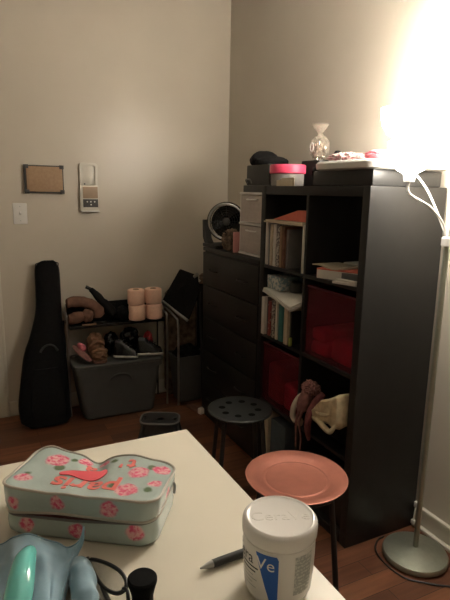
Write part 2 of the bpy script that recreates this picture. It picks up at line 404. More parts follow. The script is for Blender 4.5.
# ------------------------------------------------------------------ grey tote with shoes
def open_tub(bm, hx0, hy0, hx1, hy1, z0, z1, r, th, c, lip=.012, lipz=.016):
    cx, cy = c
    prof = [(hx0*.2, hy0*.2, z0), (hx0-.01, hy0-.01, z0), (hx0, hy0, z0+.01), (hx1, hy1, z1-lipz), (hx1+lip, hy1+lip, z1-lipz), (hx1+lip, hy1+lip, z1), (hx1-th, hy1-th, z1), (hx0-th, hy0-th, z0+th+.004), (hx0*.2, hy0*.2, z0+th+.004)]
    loft(bm, [[(cx+a, cy+b, z) for a, b in rrect(hx, hy, min(r, hx*.9, hy*.9))] for hx, hy, z in prof])
TB = thing('storage_tote', (-1.80, -.48, 0), 'grey plastic storage tote on the floor with shoes on its lid', 'storage tote')
g = B(); open_tub(g, .112, .228, .122, .272, 0, .345, .035, .004, (-1.775, -.484), .010, .03); obj('body', g, M['greytote'], TB)
g = B(); loft(g, [[(-1.775+a, -.484+b, z) for a, b in rrect(hx, hy, .04)] for hx, hy, z in ((.133, .284, .3455), (.140, .290, .349), (.140, .290, .366), (.134, .284, .370), (.125, .275, .370), (.122, .272, .363), (.06, .1, .363))]); obj('lid', g, M['greytote'], TB)
g = B()
pl = [(-1.6555+.0, -.484+.07*math.cos(a), .24+.05*math.sin(a)) for a in [PI*k/10 for k in range(11)]]
pl = [(-1.653+.012*(p[2]-.24)/.1-.004, p[1], p[2]) for p in pl]; tube(g, pl, .005, 8, 2); obj('handle_rim', g, M['greytote'], TB)
LZ = .3705
def sneaker(name, x, y, ang, label, col, solecol, L=.25, Wd=.085, hgt=.10, lace=M['black']):
    r = thing(name, (x, y, LZ), label, 'shoe')
    m = Matrix.Translation((x, y, LZ)) @ Matrix.Rotation(ang, 4, 'Z')
    n = 14; rs = []; up = []
    for i in range(n+1):
        t = i/n; xx = -L/2+L*t
        w = Wd/2*(.72+.28*math.sin(PI*min(1, t*1.15)))*(1 if .06 < t < .94 else .72)*(1-.18*math.exp(-((t-.42)/.15)**2))
        rs.append((xx, w)); 
        h = hgt*(1-.02*t) if t < .35 else hgt*(1-.02)*(1-.62*((t-.35)/.65)**.8)
        up.append(h if .03 < t < .97 else h*.55)
    rings = [[m @ Vector((xx, w*math.cos(a), .015+.015*math.sin(a))) for a in [2*PI*k/16 for k in range(16)]] for xx, w in rs]
    g = B(); loft(g, rings); obj('sole', g, solecol, r)
    rings = []
    for (xx, w), h in zip(rs, up):
        ring = []
        for k in range(16):
            a = 2*PI*k/16; c, s = math.cos(a), math.sin(a)
            ring.append(m @ Vector((xx, w*.93*c*(1-.35*max(0, s)), .022+(h-.022)*max(0, s)**.8+.002*s)))
        rings.append(ring)
    g = B(); loft(g, rings); obj('upper', g, col, r)
    g = B()
    for k in range(4):
        t = .42+.09*k; xx = -L/2+L*t; i = int(t*n); z = up[i]+.004
        tube(g, [m @ Vector((xx-.008, -.02, z-.006)), m @ Vector((xx, 0, z)), m @ Vector((xx+.008, .02, z-.006))], .0028, 6, 3)
    obj('laces', g, lace, r)
    return r
sneaker('sneaker', -1.715, -.432, 1.05, 'black glossy sneaker with white sole on the tote lid, left of its pair', M['shoeblack'], M['sole'], .155, .075, .12)
sneaker('sneaker', -1.710, -.272, 1.30, 'black glossy sneaker with white sole at the right end of the tote lid', M['shoeblack'], M['sole'], .17, .075, .12)
# tan ankle boot and pink-lined slipper, red shoe, dark shoe
bt = thing('ankle_boot', (-1.76, -.62, LZ), 'crumpled tan brown leather ankle boot on the left of the tote lid', 'boot')
g = B(); blob(g, (-1.735, -.600, LZ+.045), (.075, .05, .05), .2, 3, 1, floor=LZ+.008); blob(g, (-1.79, -.612, LZ+.085), (.055, .055, .085), .22, 3, 4, floor=LZ+.008); obj('upper', g, M['tanleather'], bt)
g = B(); loft(g, [[(-1.75+a, -.606+b, z) for a, b in rrect(.095, .045, .04)] for z in (LZ+.0005, LZ+.014)]); obj('sole', g, M['brownsuede'], bt)
g = B(); tube(g, [(-1.735, -.655, LZ+.10), (-1.73, -.61, LZ+.125), (-1.735, -.57, LZ+.105)], .010, 8, 5); tube(g, [(-1.70, -.65, LZ+.065), (-1.685, -.605, LZ+.085), (-1.69, -.565, LZ+.065)], .010, 8, 5); obj('strap', g, M['tanleather'], bt)
sp = thing('slipper', (-1.70, -.70, LZ), 'dark slipper with pink lining lying tilted at the tote\'s left edge', 'slipper')
a0, a1 = Vector((-1.80, -.745, LZ+.095)), Vector((-1.675, -.668, LZ+.018))
g = B(); tube(g, [a0, a0.lerp(a1, .3), a0.lerp(a1, .7), a1], [.014, .03, .028, .014], 12, 5, flat=.35); obj('sole', g, M['dollpink'], sp)
g = B(); tube(g, [a0+V(0, .03, .005), a0.lerp(a1, .35)+V(-.01, .02, .018), a0.lerp(a1, .5)+V(-.01, .02, .012)], [.012, .022, .012], 12, 5); obj('lining', g, M['pinkcloth'], sp)
g = B(); blob(g, (-1.83, -.50, LZ+.075), (.05, .055, .0745), .2, 3, 9, floor=LZ+.001); tag(obj('shoe', g, M['shoeblack']), 'black lump of a shoe behind the left sneaker on the tote', 'shoe')
g = B(); blob(g, (-1.845, -.37, LZ+.085), (.045, .065, .084), .2, 3, 5, floor=LZ+.001); tag(obj('shoe', g, M['shoeblack']), 'black high-top shoe standing behind the right sneaker against the wall', 'shoe')
g = B(); blob(g, (-1.82, -.245, LZ+.068), (.045, .030, .067), .15, 3, 6, floor=LZ+.001); tag(obj('shoe', g, M['red']), 'dark red shoe behind the sneakers at the right end of the tote', 'shoe')

# ------------------------------------------------------------------ metal rack above the tote
rk = thing('metal_rack', (-1.83, -.47, 0), 'black shelf rack with chrome posts standing over the grey tote', 'rack')
RZ = .607
obj('shelf', bx(-1.925, -1.735, -.775, -.156, RZ-.022, RZ, .004), M['blackg'], rk)
for x, y, zt in ((-1.775, -.784, .66), (-1.72, -.146, .63)):
    g = B(); tube(g, [(x, y, 0.001), (x, y, .3), (x, y, zt-.03), (x-.01, y, zt), (x-.04, y, zt+.012), (-1.88, y, zt+.012)], .007, 10, 6); obj('post', g, M['chrome'], rk)
for y in (-.784, -.146):
    g = B(); tube(g, [(-1.915, y, .001), (-1.915, y, .55), (-1.915, y, .60)], .006, 8, 3); obj('post', g, M['black'], rk)
# black open tray at the back of the shelf
SZ = RZ+.0005
g = B(); open_tub(g, .045, .300, .047, .305, SZ, SZ+.105, .01, .004, (-1.872, -.46), .002, .006); tag(obj('storage_tray', g, M['fabricblack']), 'long low black tray along the back of the rack shelf', 'tray')
bo = thing('brown_boot', (-1.79, -.70, SZ), 'brown suede boot lying on the rack beside the guitar bag', 'boot')
bo.name = 'suede_boot'
g = B(); tube(g, [(-1.785, -.78, SZ+.135), (-1.785, -.73, SZ+.14), (-1.78, -.65, SZ+.130), (-1.775, -.60, SZ+.09), (-1.775, -.585, SZ+.045)], [.03, .036, .034, .036, .040], 16, 6)
for v in g.verts: v.co += Vector((noise.noise(v.co*25), noise.noise(v.co*25+V(5, 0, 0)), noise.noise(v.co*25+V(0, 5, 0))))*.010
obj('upper', g, M['brownsuede'], bo)
g = B(); tube(g, [(-1.775, -.62, SZ+.004), (-1.77, -.58, SZ+.003), (-1.765, -.54, SZ+.004)], .02, 10, 4, flat=.18); obj('sole', g, M['black'], bo)
b2 = thing('suede_boot', (-1.76, -.64, SZ), 'shorter brown suede boot lying in front of the first with its round toe showing', 'boot')
g = B(); tube(g, [(-1.742, -.78, SZ+.045), (-1.742, -.74, SZ+.050), (-1.738, -.69, SZ+.06)], [.030, .036, .028], 16, 6); blob(g, (-1.735, -.665, SZ+.06), (.025, .04, .04), .12, 3, 2)
for v in g.verts: v.co += Vector((noise.noise(v.co*30), noise.noise(v.co*30+V(5, 0, 0)), noise.noise(v.co*30+V(0, 5, 0))))*.008; v.co.z = max(v.co.z, SZ+.003)
obj('upper', g, M['brownsuede'], b2)
g = B(); tube(g, [(-1.735, -.70, SZ+.004), (-1.73, -.655, SZ+.003), (-1.735, -.615, SZ+.004)], .018, 10, 4, flat=.18); obj('sole', g, M['tanleather'], b2)
# black boots / umbrella pointing up
um = thing('folding_umbrella', (-1.84, -.55, SZ), 'folded black umbrella lying diagonally with its end raised above the rack', 'umbrella')
g = B(); tube(g, [(-1.775, -.485, SZ+.045), (-1.79, -.515, SZ+.085), (-1.81, -.575, SZ+.155), (-1.83, -.62, SZ+.21)], [.026, .030, .025, .016], 12, 6)
for v in g.verts: v.co += Vector((0, 0, noise.noise(v.co*40)*.008))
obj('canopy', g, M['fabricblack'], um)
g = B(); tube(g, [(-1.83, -.62, SZ+.21), (-1.835, -.65, SZ+.225)], .011, 10, 2); obj('handle', g, M['blackg'], um)
# black folded cloth over the tray
g = B()
blob(g, (-1.775, -.435, SZ+.050), (.035, .045, .049), .15, 3, 12, floor=SZ+.001); tag(obj('folded_cloth', g, M['fabricblack']), 'black folded cloth on the rack between brown boots and toilet rolls', 'cloth')
# toilet rolls
def roll(x, y, z, label):
    r = thing('toilet_roll', (x, y, z), label, 'toilet roll', 'toilet rolls on the rack')
    g = B(); R = .056; Rh = .021
    lathe(g, [(Rh, 0), (R-.010, 0), (R-.003, .003), (R, .010), (R, .090), (R-.003, .097), (R-.010, .1), (Rh+.004, .1), (Rh, .097), (Rh, 0)], x, y, 36, Matrix.Translation((0, 0, z))); obj('paper', g, M['tissue'], r)
    g = B(); lathe(g, [(Rh-.0005, .0), (Rh-.0005, .1), (Rh-.002, .1), (Rh-.002, 0), (Rh-.0005, 0)], x, y, 24, Matrix.Translation((0, 0, z))); obj('cardboard_core', g, M['card'], r)
    return r
r0 = roll(-1.762, -.338, SZ, 'pinkish toilet roll at the lower left of the stack on the rack')
dup(r0, (-1.760, -.222, SZ), 'pinkish toilet roll at the lower right of the stack on the rack')
dup(r0, (-1.765, -.342, SZ+.1015), 'pinkish toilet roll on top left of the stack, its tube hole showing')
dup(r0, (-1.764, -.226, SZ+.1015), 'pinkish toilet roll on top right of the stack')

# ------------------------------------------------------------------ corner clutter right of the rack
wb = thing('waste_bin', (-1.765, .02, 0), 'grey tapered waste bin on the floor between the tote and dresser', 'bin')
g = B(); open_tub(g, .072, .085, .09, .110, 0, .335, .03, .004, (-1.765, .02), .006, .012); obj('body', g, M['greybin'], wb)
g = B(); blob(g, (-1.765, .02, .33), (.08, .09, .06), .3, 4, 3); obj('bin_liner', g, M['fabricblack'], wb)
fc = thing('folding_chair', (-1.62, -.04, 0), 'folded black chair with silver tube edges leaning beside the dresser', 'chair')
g = B(); tube(g, [(-1.66, -.088, .003), (-1.66, -.088, .40), (-1.665, -.09, .585), (-1.69, -.098, .615), (-1.80, -.12, .66), (-1.86, -.13, .68)], .0075, 10, 6); obj('leg', g, M['chrome'], fc)
g = B(); tube(g, [(-1.85, -.137, .702), (-1.72, -.095, .655), (-1.60, -.048, .61)], .010, 10, 5); obj('side_rail', g, M['chrome'], fc)
A = [Vector((-1.85, -.128, .705)), Vector((-1.60, -.04, .612)), Vector((-1.55, .015, .80)), Vector((-1.60, .02, .905)), Vector((-1.80, -.02, .92))]
nrm = (A[1]-A[0]).cross(A[2]-A[0]).normalized()
g = B(); loft(g, [[p+nrm*s for p in A] for s in (-.008, .008)]); bmesh.ops.bevel(g, geom=list(g.edges), offset=.004, segments=2, affect='EDGES'); obj('seat_panel', g, M['fabricblack'], fc, smooth=False)
g = B(); tube(g, [(-1.615, .008, .895), (-1.585, .012, .915)], .012, 10, 2); obj('end_cap', g, M['chrome'], fc)
g = B(); tube(g, [(-1.56, .02, .80), (-1.56, .035, .4), (-1.56, .05, .003)], .0075, 10, 4); obj('leg', g, M['black'], fc)
g = B(); box(g, -1.93, -1.72, .16, .36, .0, .80, .01); tag(obj('storage_box', g, M['fabricblack']), 'tall black box standing in the room corner behind the chair', 'box')
g = B(); blob(g, (-1.83, .25, .835), (.09, .10, .06), .3, 4, 8, floor=.8005); tag(obj('folded_garment', g, M['brownpat']), 'brown patterned garment piled on the tall black corner box', 'garment')
bp = thing('backpack', (-1.85, .03, .0), 'dark brown patterned bag standing behind the leaning folded chair', 'bag')
g = B(); loft(g, [[(-1.895+a*s, .02+b*s, z) for a, b in rrect(.035, .12, .03)] for s, z in ((.8, .001), (1, .05), (1, .6), (.95, .74), (.6, .785))]); obj('body', g, M['brownpat'], bp)
g = B(); tube(g, [(-1.89, -.03, .765), (-1.89, -.02, .815), (-1.89, .05, .815), (-1.89, .07, .765)], .008, 8, 5); obj('handle', g, M['black'], bp)
hb = thing('scrub_brush', (-1.53, -.01, 0), 'small brown brush with a white end on the floor beside the waste bin', 'brush')
mtx = rotz(.28, (-1.53, -.012, 0))
obj('handle', bx(-1.61, -1.49, -.03, .005, .001, .022, .006, mtx=mtx), M['brownsuede'], hb)
obj('end_block', bx(-1.489, -1.455, -.034, .009, .001, .04, .006, mtx=mtx), M['paper'], hb)

# small step stool near table
so = thing('step_stool', (-1.06, -.43, 0), 'small black step stool with pale rim half hidden behind the table edge', 'stool')
g = B(); mt = rotz(-.45, (-1.06, -.43, 0))
loft(g, [[mt @ Vector((-1.06+a, -.43+b, z)) for a, b in rrect(.075*s, .105*s, .05)] for s, z in ((1, .200), (1.0, .215), (.95, .222), (.85, .220), (.3, .216))]); obj('seat', g, M['stoolp'], so)
g = B(); tube(g, [mt @ Vector((-1.06+a*1.0, -.43+b*1.0, .218)) for a, b in rrect(.075, .105, .05, 4)], .005, 8, 1, closed=True); obj('rim', g, M['midgrey'], so)
for sx in (-1, 1):
    for sy in (-1, 1):
        g = B(); tube(g, [mt @ Vector((-1.06+sx*.055, -.43+sy*.085, .202)), mt @ Vector((-1.06+sx*.085, -.43+sy*.135, .002))], .011, 8, 0); obj('leg', g, M['stoolp'], so)
g = B(); loft(g, [[mt @ Vector((-1.06+a, -.43+b, z)) for a, b in rrect(hx, hy, .03)] for hx, hy, z in ((.07, .115, .06), (.062, .095, .195))]); obj('skirt', g, M['stoolp'], so)

# ------------------------------------------------------------------ round stools
def stool(cx, cy, H, label):
    s = thing('round_stool', (cx, cy, 0), label, 'stool')
    g = B(); R = .152; n = 48; N = 0
    # seat disc with pierced holes made as dimples: ring profile + hole ring discs
    lathe(g, [(0, H-.012), (R-.01, H-.014), (R, H-.010), (R, H-.004), (R-.006, H), (R-.02, H-.002), (.0, H-.004)], cx, cy, 48); obj('seat', g, M['stoolp'], s)
    g = B()
    for k in range(8):
        a = 2*PI*k/8+.2; g = B(); lathe(g, [(0, H-.0022), (.0155, H-.0022), (.017, H-.0035), (0, H-.0035)], cx+.085*math.cos(a), cy+.085*math.sin(a), 16); obj('seat_hole', g, M['nylon'], s)
    for k in range(4):
        a = PI/4+k*PI/2-.3; c, q = math.cos(a), math.sin(a)
        g = B(); tube(g, [(cx+.03*c, cy+.03*q, H-.022), (cx+.09*c, cy+.09*q, H-.022), (cx+.118*c, cy+.118*q, H-.035), (cx+.128*c, cy+.128*q, H-.08), (cx+.165*c, cy+.165*q, .004)], .0105, 10, 6)
        l = obj('leg', g, M['stoolp'], s)
        g = B(); lathe(g, [(0, .0), (.013, .0), (.013, .016), (0, .016)], cx+.165*c, cy+.165*q, 14); obj('foot_cap', g, M['black'], l)
    return s
s1 = stool(-.534, -.22, .45, 'round black stool with holes in its seat in front of the bookcase')
PX, PY = .108, -.338
s2 = dup(s1, (PX, PY, 0), 'round black stool hidden beneath the copper plate beside the table', .47)
pt = B(); PZ = .4505; R = .177
lathe(pt, [(0, PZ), (.10, PZ), (.115, PZ+.003), (.135, PZ+.012), (R, PZ+.021), (R+.001, PZ+.024), (R-.003, PZ+.0255), (.136, PZ+.0175), (.120, PZ+.0105), (.112, PZ+.009), (.108, PZ+.0105), (.104, PZ+.009), (0, PZ+.008)], PX, PY, 72)
tag(obj('charger_plate', pt, M['copper']), 'large copper-coloured round charger plate lying on the stool by the table', 'plate')

# ------------------------------------------------------------------ floor lamp
LX, LY = .161, .2265
fl = thing('floor_lamp', (LX, LY, 0), 'brushed nickel floor lamp with round base and bright white heads beside the bookcase', 'lamp')
g = B(); lathe(g, [(0, .003), (.12, .003), (.127, .008), (.128, .02), (.124, .028), (.09, .036), (.05, .043), (.02, .050), (0, .052)], LX, LY, 64); obj('base', g, M['nickel'], fl)
g = B(); lathe(g, [(0, .0505), (.0105, .0505), (.0105, 1.262), (0, 1.262)], LX, LY, 20); obj('pole', g, M['nickel'], fl)
g = B(); lathe(g, [(0, 1.2625), (.017, 1.2625), (.020, 1.266), (.020, 1.292), (.016, 1.297), (0, 1.297)], LX, LY, 24); obj('collar', g, M['white'], fl)
M['shade'] = mat('glowing_frosted_shade', (.9, .9, .88), .5, emit=(1.0, .92, .80), strength=57)
heads = [(.105, .075, 1.56), (-.085, .20, 1.70), (.10, .30, 1.80), (.04, .31, 1.97), (.27, .17, 1.62)]
for i, (hx, hy, hz) in enumerate(heads):
    a = math.atan2(hy-LY, hx-LX)
    g = B(); s0 = Vector((LX+.008*math.cos(a), LY+.008*math.sin(a), 1.296)); e0 = Vector((hx, hy, hz-.075))
    mid = s0.lerp(e0, .5); out = Vector((hx-LX, hy-LY, 0))
    tube(g, [s0, s0+V(0, 0, .05)+out*.10, s0+(e0-s0)*.5+V(0, 0, .01)-out*.06, e0+V(0, 0, -.04)-out*.04, e0], .0042, 8, 8); arm = obj('arm', g, M['white'], fl)
    g = B(); lathe(g, [(0, hz-.075), (.018, hz-.075), (.022, hz-.05), (.02, hz-.045), (0, hz-.045)], hx, hy, 20); obj('socket', g, M['white'], arm)
    g = B(); lathe(g, [(.021, hz-.048), (.045, hz-.035), (.066, hz-.005), (.075, hz+.03), (.077, hz+.06), (.075, hz+.06), (.073, hz+.03), (.064, hz-.003), (.044, hz-.032), (.02, hz-.044)], hx, hy, 32); obj('lamp_shade', g, M['shade'], arm)
    g = B(); lathe(g, [(0, hz-.04), (.014, hz-.04), (.016, hz-.02), (.03, hz+.01), (.028, hz+.03), (.015, hz+.042), (0, hz+.045)], hx, hy, 20); obj('bulb', g, M['shade'], arm)
g = B(); tube(g, [(.012, .20, .004), (.022, .155, .004), (.07, .105, .004), (.15, .085, .004), (.24, .10, .004), (.30, .16, .004), (.42, .27, .004), (.8, .33, .004)], .0035, 8, 8); tag(obj('lamp_cord', g, M['black']), 'thin black cord curling on the floor around the lamp base', 'cord')
pc = thing('power_plug', (.022, .37, .10), 'small white plug and cord on the wall at the bookcase rear edge', 'plug')
obj('plug_body', bx(.008, .028, .366, .3815, .098, .125, .003), M['whitegl'], pc)
g = B(); tube(g, [(.018, .370, .10), (.018, .366, .08), (.016, .366, .045), (.014, .366, .022)], .003, 8, 5); obj('cord', g, M['whitegl'], pc)
obj('connector', bx(.008, .024, .357, .370, .021, .04, .002), M['whitegl'], pc)

# ------------------------------------------------------------------ dresser top
fn = thing('desk_fan', (-1.36, .15, DH), 'round black tabletop fan with silver rim standing on the dresser', 'fan')
FC = Vector((-1.452, .150, 1.258)); fd = (Vector((1.4868, -1.3181, 1.3))-FC).normalized(); fd = (fd+Vector((-.05, -.1, .05))).normalized()
fm = Matrix.Translation(FC) @ fd.to_track_quat('Z', 'Y').to_matrix().to_4x4()
g = B(); lathe(g, [(.108, -.04), (.118, -.04), (.121, -.02), (.121, .012), (.116, .022), (.106, .022), (.104, .0), (.105, -.03), (.108, -.04)], 0, 0, 48, fm); hs = obj('housing', g, M['blackg'], fn)
g = B(); lathe(g, [(.102, .0225), (.112, .0225), (.113, .027), (.107, .030), (.102, .027), (.102, .0225)], 0, 0, 48, fm); obj('silver_rim', g, M['chrome'], fn)
g = B()
for rr in (.025, .04, .055, .07, .085, .098):
    tube(g, [fm @ Vector((rr*math.cos(a), rr*math.sin(a), .014-.03*(rr/.1)**2*0)) for a in [2*PI*k/24 for k in range(24)]], .0012, 5, 1, closed=True)
for k in range(12):
    a = 2*PI*k/12; tube(g, [fm @ Vector((.015*math.cos(a), .015*math.sin(a), .0165)), fm @ Vector((.104*math.cos(a), .104*math.sin(a), .0165))], .0013, 5, 0)
obj('grille', g, M['black'], fn)
for k in range(4):
    a = k*PI/2+.3; q = B()
    pr = []
    for s, w, tw in ((.018, .012, .5), (.05, .03, .4), (.085, .036, .25), (.096, .02, .2)):
        d1 = Vector((math.cos(a), math.sin(a), 0)); d2 = Vector((-math.sin(a)*math.cos(tw), math.cos(a)*math.cos(tw), math.sin(tw)))
        pr.append([fm @ (d1*s+d2*w-V(0, 0, .012)), fm @ (d1*s-d2*w-V(0, 0, .012)), fm @ (d1*s-d2*w-V(0, 0, .0145)), fm @ (d1*s+d2*w-V(0, 0, .0145))])
    loft(q, pr); obj('blade', q, M['blackg'], fn)
g = B(); lathe(g, [(0, -.035), (.022, -.035), (.022, .018), (.018, .021), (0, .022)], 0, 0, 24, fm); obj('hub', g, M['darkgrey'], fn)
g = B(); lathe(g, [(0, -.075), (.05, -.073), (.09, -.055), (.1, -.042), (0, -.042)], 0, 0, 32, fm); obj('back_shell', g, M['black'], fn)
g = B(); 
loft(g, [[(x, y, z) for x, y in ((a-.028*s, .02), (a+.028*s, .02), (a+.028*s, .06), (a-.028*s, .06))] for a, s, z in ((-1.466, 1.15, DH+.022), (-1.496, .9, 1.16), (-1.512, .55, 1.24), (-1.516, .45, 1.268))])
bmesh.ops.bevel(g, geom=list(g.edges), offset=.003, segments=2, affect='EDGES'); obj('yoke', g, M['black'], fn)
g = B(); tube(g, [(-1.512, .045, 1.25), (-1.535, .12, 1.255)], .007, 10, 0); obj('pivot', g, M['chrome'], fn)
obj('base', bx(-1.500, -1.30, .01, .21, DH+.0005, DH+.022, .006), M['black'], fn)
g = B(); 
blob(g, (-1.215, .050, DH+.055), (.06, .035, .054), .35, 4, 3, floor=DH+.001); blob(g, (-1.185, .055, DH+.105), (.055, .03, .022), .35, 4, 7)
tag(obj('crumpled_cloth', g, M['brownpat']), 'crumpled brown patterned cloth in front of the fan', 'cloth')
g = bx(-1.126, -1.116, .03, .13, DH+.0005, DH+.115, .001); tag(obj('thin_book', g, M['pinkbook']), 'thin pink-red book standing against the translucent drawer unit', 'book')
pdw = thing('plastic_drawer_unit', (-.955, .2, DH), 'translucent white two-drawer plastic unit on the dresser beside the bookcase', 'drawer unit')
px0, px1, py0, py1 = -1.10, -.80, .05, .36
g = B()
for z in (DH+.0005, DH+.162, DH+.322): box(g, px0, px1, py0, py1, z, z+.012, .004)
for xx in (px0+.003, px1-.012): box(g, xx, xx+.009, py0+.006, py1-.005, DH+.01, DH+.325, .002)
box(g, px0+.003, px1-.003, py1-.01, py1-.005, DH+.01, DH+.325, .001); obj('frame', g, M['white'], pdw)
for z in (DH+.016, DH+.178):
    g = B(); x0, x1, z1 = px0+.016, px1-.016, z+.140
    box(g, x0, x1, py0+.003, py0+.008, z, z1, .002); box(g, x0, x0+.004, py0+.008, py1-.02, z, z1, .001); box(g, x1-.004, x1, py0+.008, py1-.02, z, z1, .001); box(g, x0+.004, x1-.004, py0+.008, py1-.02, z, z+.004, .001)
    dd = obj('drawer', g, M['frost'], pdw)
    g = B(); tube(g, [((x0+x1)/2-.05, py0+.003, z1-.02), ((x0+x1)/2-.045, py0-.010, z1-.022), ((x0+x1)/2+.045, py0-.010, z1-.022), ((x0+x1)/2+.05, py0+.003, z1-.02)], .004, 8, 4); obj('handle', g, M['white'], dd)
    g = B(); blob(g, ((x0+x1)/2+.02, .16, z+.045), (.085, .08, .040), .3, 4, int(z*10), floor=z+.005); obj('contents', g, M['midgrey'] if z > 1.2 else M['cream'], dd)
pz = DH+.3345
tag(obj('dark_case', bx(-1.075, -.80, .06, .34, pz, pz+.036, .004), M['darkgrey']), 'flat dark grey case lying on the plastic drawer unit', 'case')
cb = thing('black_box', (-.95, .2, pz+.0365), 'tall black box with small grey handle on the flat case', 'box')
cb.name = 'carrying_case'
obj('body', bx(-1.060, -.825, .07, .33, pz+.0365, pz+.14, .006), M['darkgrey'], cb)
g = B(); tube(g, [(-1.045, .068, pz+.045), (-1.045, .058, pz+.065), (-1.0, .058, pz+.065), (-1.0, .068, pz+.045)], .004, 8, 4); obj('handle', g, M['midgrey'], cb)
g = B(); zc = pz+.1405
blob(g, (-1.03, .16, zc+.03), (.07, .08, .048), .1, 2, 4, floor=zc); blob(g, (-.935, .15, zc+.012), (.08, .09, .034), .1, 3, 5, floor=zc)
tag(obj('cloth_hat', g, M['fabricblack']), 'black cloth hat slumped on the black case left of the pink-lidded tub', 'hat')

# ------------------------------------------------------------------ bookcase top
BT = HZ+.0003
ti = thing('round_tub', (-.655, .098, BT), 'clear round tub with a hot pink lid on the bookcase top', 'tub')
g = B(); cx, cy = -.690, .092
lathe(g, [(0, BT), (.074, BT), (.078, BT+.003), (.080, BT+.058), (0, BT+.058)], cx, cy, 40); obj('tub_body', g, M['cleargrey'], ti)
g = B(); lathe(g, [(0, BT+.0585), (.084, BT+.0585), (.086, BT+.061), (.086, BT+.096), (.083, BT+.100), (0, BT+.101)], cx, cy, 40); obj('lid', g, M['pinklid'], ti)
g = B(); box(g, -.640, -.515, .000, .004, BT, BT+.026, .001, mtx=rotz(.0, (-.53, 0, 0)))
box(g, -.610, -.500, .0041, .0075, BT, BT+.036, .001)
tag(obj('card_stack', g, M['cream']), 'small stack of cream cards leaning in front of the pink-lidded tub', 'cards')
g = B(); blob(g, (-.545, .27, BT+.06), (.045, .05, .060), .2, 3, 6, floor=BT); lathe(g, [(0, BT+.10), (.006, BT+.10), (.006, BT+.135), (.018, BT+.14), (.02, BT+.155), (.012, BT+.165), (0, BT+.167)], -.545, .27, 16)
tag(obj('black_pouch', g, M['fabricblack']), 'small black pouch with round knob right of the cellophane bag', 'pouch')
bb = bx(-.745, -.60, .205, .365, BT, BT+.125, .006); tag(obj('storage_box', bb, M['black']), 'black box on the bookcase top under the clear gift bag', 'box')
g = B(); blob(g, (-.435, .13, BT+.055), (.045, .07, .055), .15, 3, 8, floor=BT); tag(obj('black_bag', g, M['fabricblack']), 'black soft bag between the pink-lidded tub and flat black case', 'bag')
cg = thing('cellophane_bag', (-.69, .25, BT+.126), 'clear cellophane gift bag with silvery contents on the black box', 'bag')
z0 = BT+.1265
g = B(); blob(g, (-.69, .27, z0+.062), (.05, .045, .062), .2, 5, 5, floor=z0); lathe(g, [(.022, z0+.105), (.012, z0+.125), (.03, z0+.15), (.045, z0+.172), (.043, z0+.172), (.028, z0+.15), (.010, z0+.125), (.02, z0+.105)], -.69, .27, 9); obj('wrapper', g, M['cello'], cg, smooth=False)
g = B(); blob(g, (-.695, .27, z0+.048), (.034, .03, .047), .4, 6, 2, floor=z0+.001); obj('contents', g, M['silverfoil'], cg, smooth=False)
g = B(); tube(g, [(-.66+.012*math.cos(a)-.03, .225, z0+.062+.02*math.sin(a)) for a in [2*PI*k/8 for k in range(8)]], .003, 6, 3, closed=True); obj('ribbon', g, M['whitegl'], cg)
tag(obj('flat_case', bx(-.375, -.01, .015, .36, BT, BT+.060, .006), M['black']), 'wide flat black case on the bookcase top under the white board', 'case')
z1 = BT+.0605
g = B(); n = 16
# white board with rounded left end, pitched front edge
rr = []
for z, ins in ((z1, .012), (z1+.006, .002), (z1+.026, .0), (z1+.034, .006), (z1+.036, .014)):
    rr.append([(-.175+a, .19+b, z) for a, b in rrect(.205-ins, .195-ins, .07)])
loft(g, rr); tag(obj('foam_board', g, M['white']), 'thick white board with rounded corners overhanging the bookcase top near the lamp', 'board')
z2 = z1+.0365
g = B()
blob(g, (-.27, .10, z2+.016), (.09, .06, .021), .3, 5, 3, floor=z2); tag(obj('flowered_cloth', g, M['pinkpat']), 'folded pink and white flowered cloth on the white board', 'cloth')
tag(obj('paper_stack', bx(-.30, -.06, .19, .35, z2, z2+.035, .003), M['paper']), 'low stack of white paper behind the flowered cloth', 'paper')
g = B(); blob(g, (-.09, .11, z2+.018), (.06, .05, .020), .2, 4, 8, floor=z2); tag(obj('pink_cloth', g, M['pinkcloth']), 'small magenta cloth on the white board next to the lamp', 'cloth')

# ------------------------------------------------------------------ books
def book(x0, w, y0, d, z0, h, m, label, group, lean=0):
    b = thing('book', (x0+w/2, y0+d/2, z0), label, 'book', group)
    mt = Matrix.Translation((x0, 0, z0)) @ Matrix.Rotation(lean, 4, 'Y') @ Matrix.Translation((-x0, 0, -z0)) if lean else None
    c = B(); th = .0018
    box(c, x0, x0+th, y0, y0+d, z0, z0+h, .0005, mtx=mt); box(c, x0+w-th, x0+w, y0, y0+d, z0, z0+h, .0005, mtx=mt); box(c, x0+th*.9, x0+w-th*.9, y0, y0+th, z0, z0+h, .0005, mtx=mt)
    obj('cover', c, m, b)
    obj('pages', bx(x0+th, x0+w-th, y0+th+.0003, y0+d-.004, z0+.003, z0+h-.003, .0005, mtx=mt), M['paper'], b)
    return b
G1 = 'books on the upper left shelf'; z = FL[3]+.0005
rows = [(.017, .205, M['paper'], 'white-spined book, first at the left of the upper left shelf', .004), (.020, .20, M['bluegrey'], 'slate blue book beside the first white-spined book on the upper shelf', .012),
        (.020, .198, M['cream'], 'cream-spined book right of the slate blue one on the upper shelf', .005), (.009, .19, M['darkgrey'], 'thin dark book between the cream and wide white books on the upper shelf', .015),
        (.022, .20, M['paper'], 'wide white-spined book in the middle of the upper left shelf', .004), (.026, .20, M['bookpat'], 'speckled grey-spined book right of the wide white book', .006),
        (.017, .195, M['tan'], 'tan book beside the speckled book on the upper left shelf', .008), (.020, .19, M['brownsuede'], 'brown book at the right end of the upper row', .010), (.016, .18, M['midgrey'], 'grey book closing the upper left row', .02)]
x = -.727
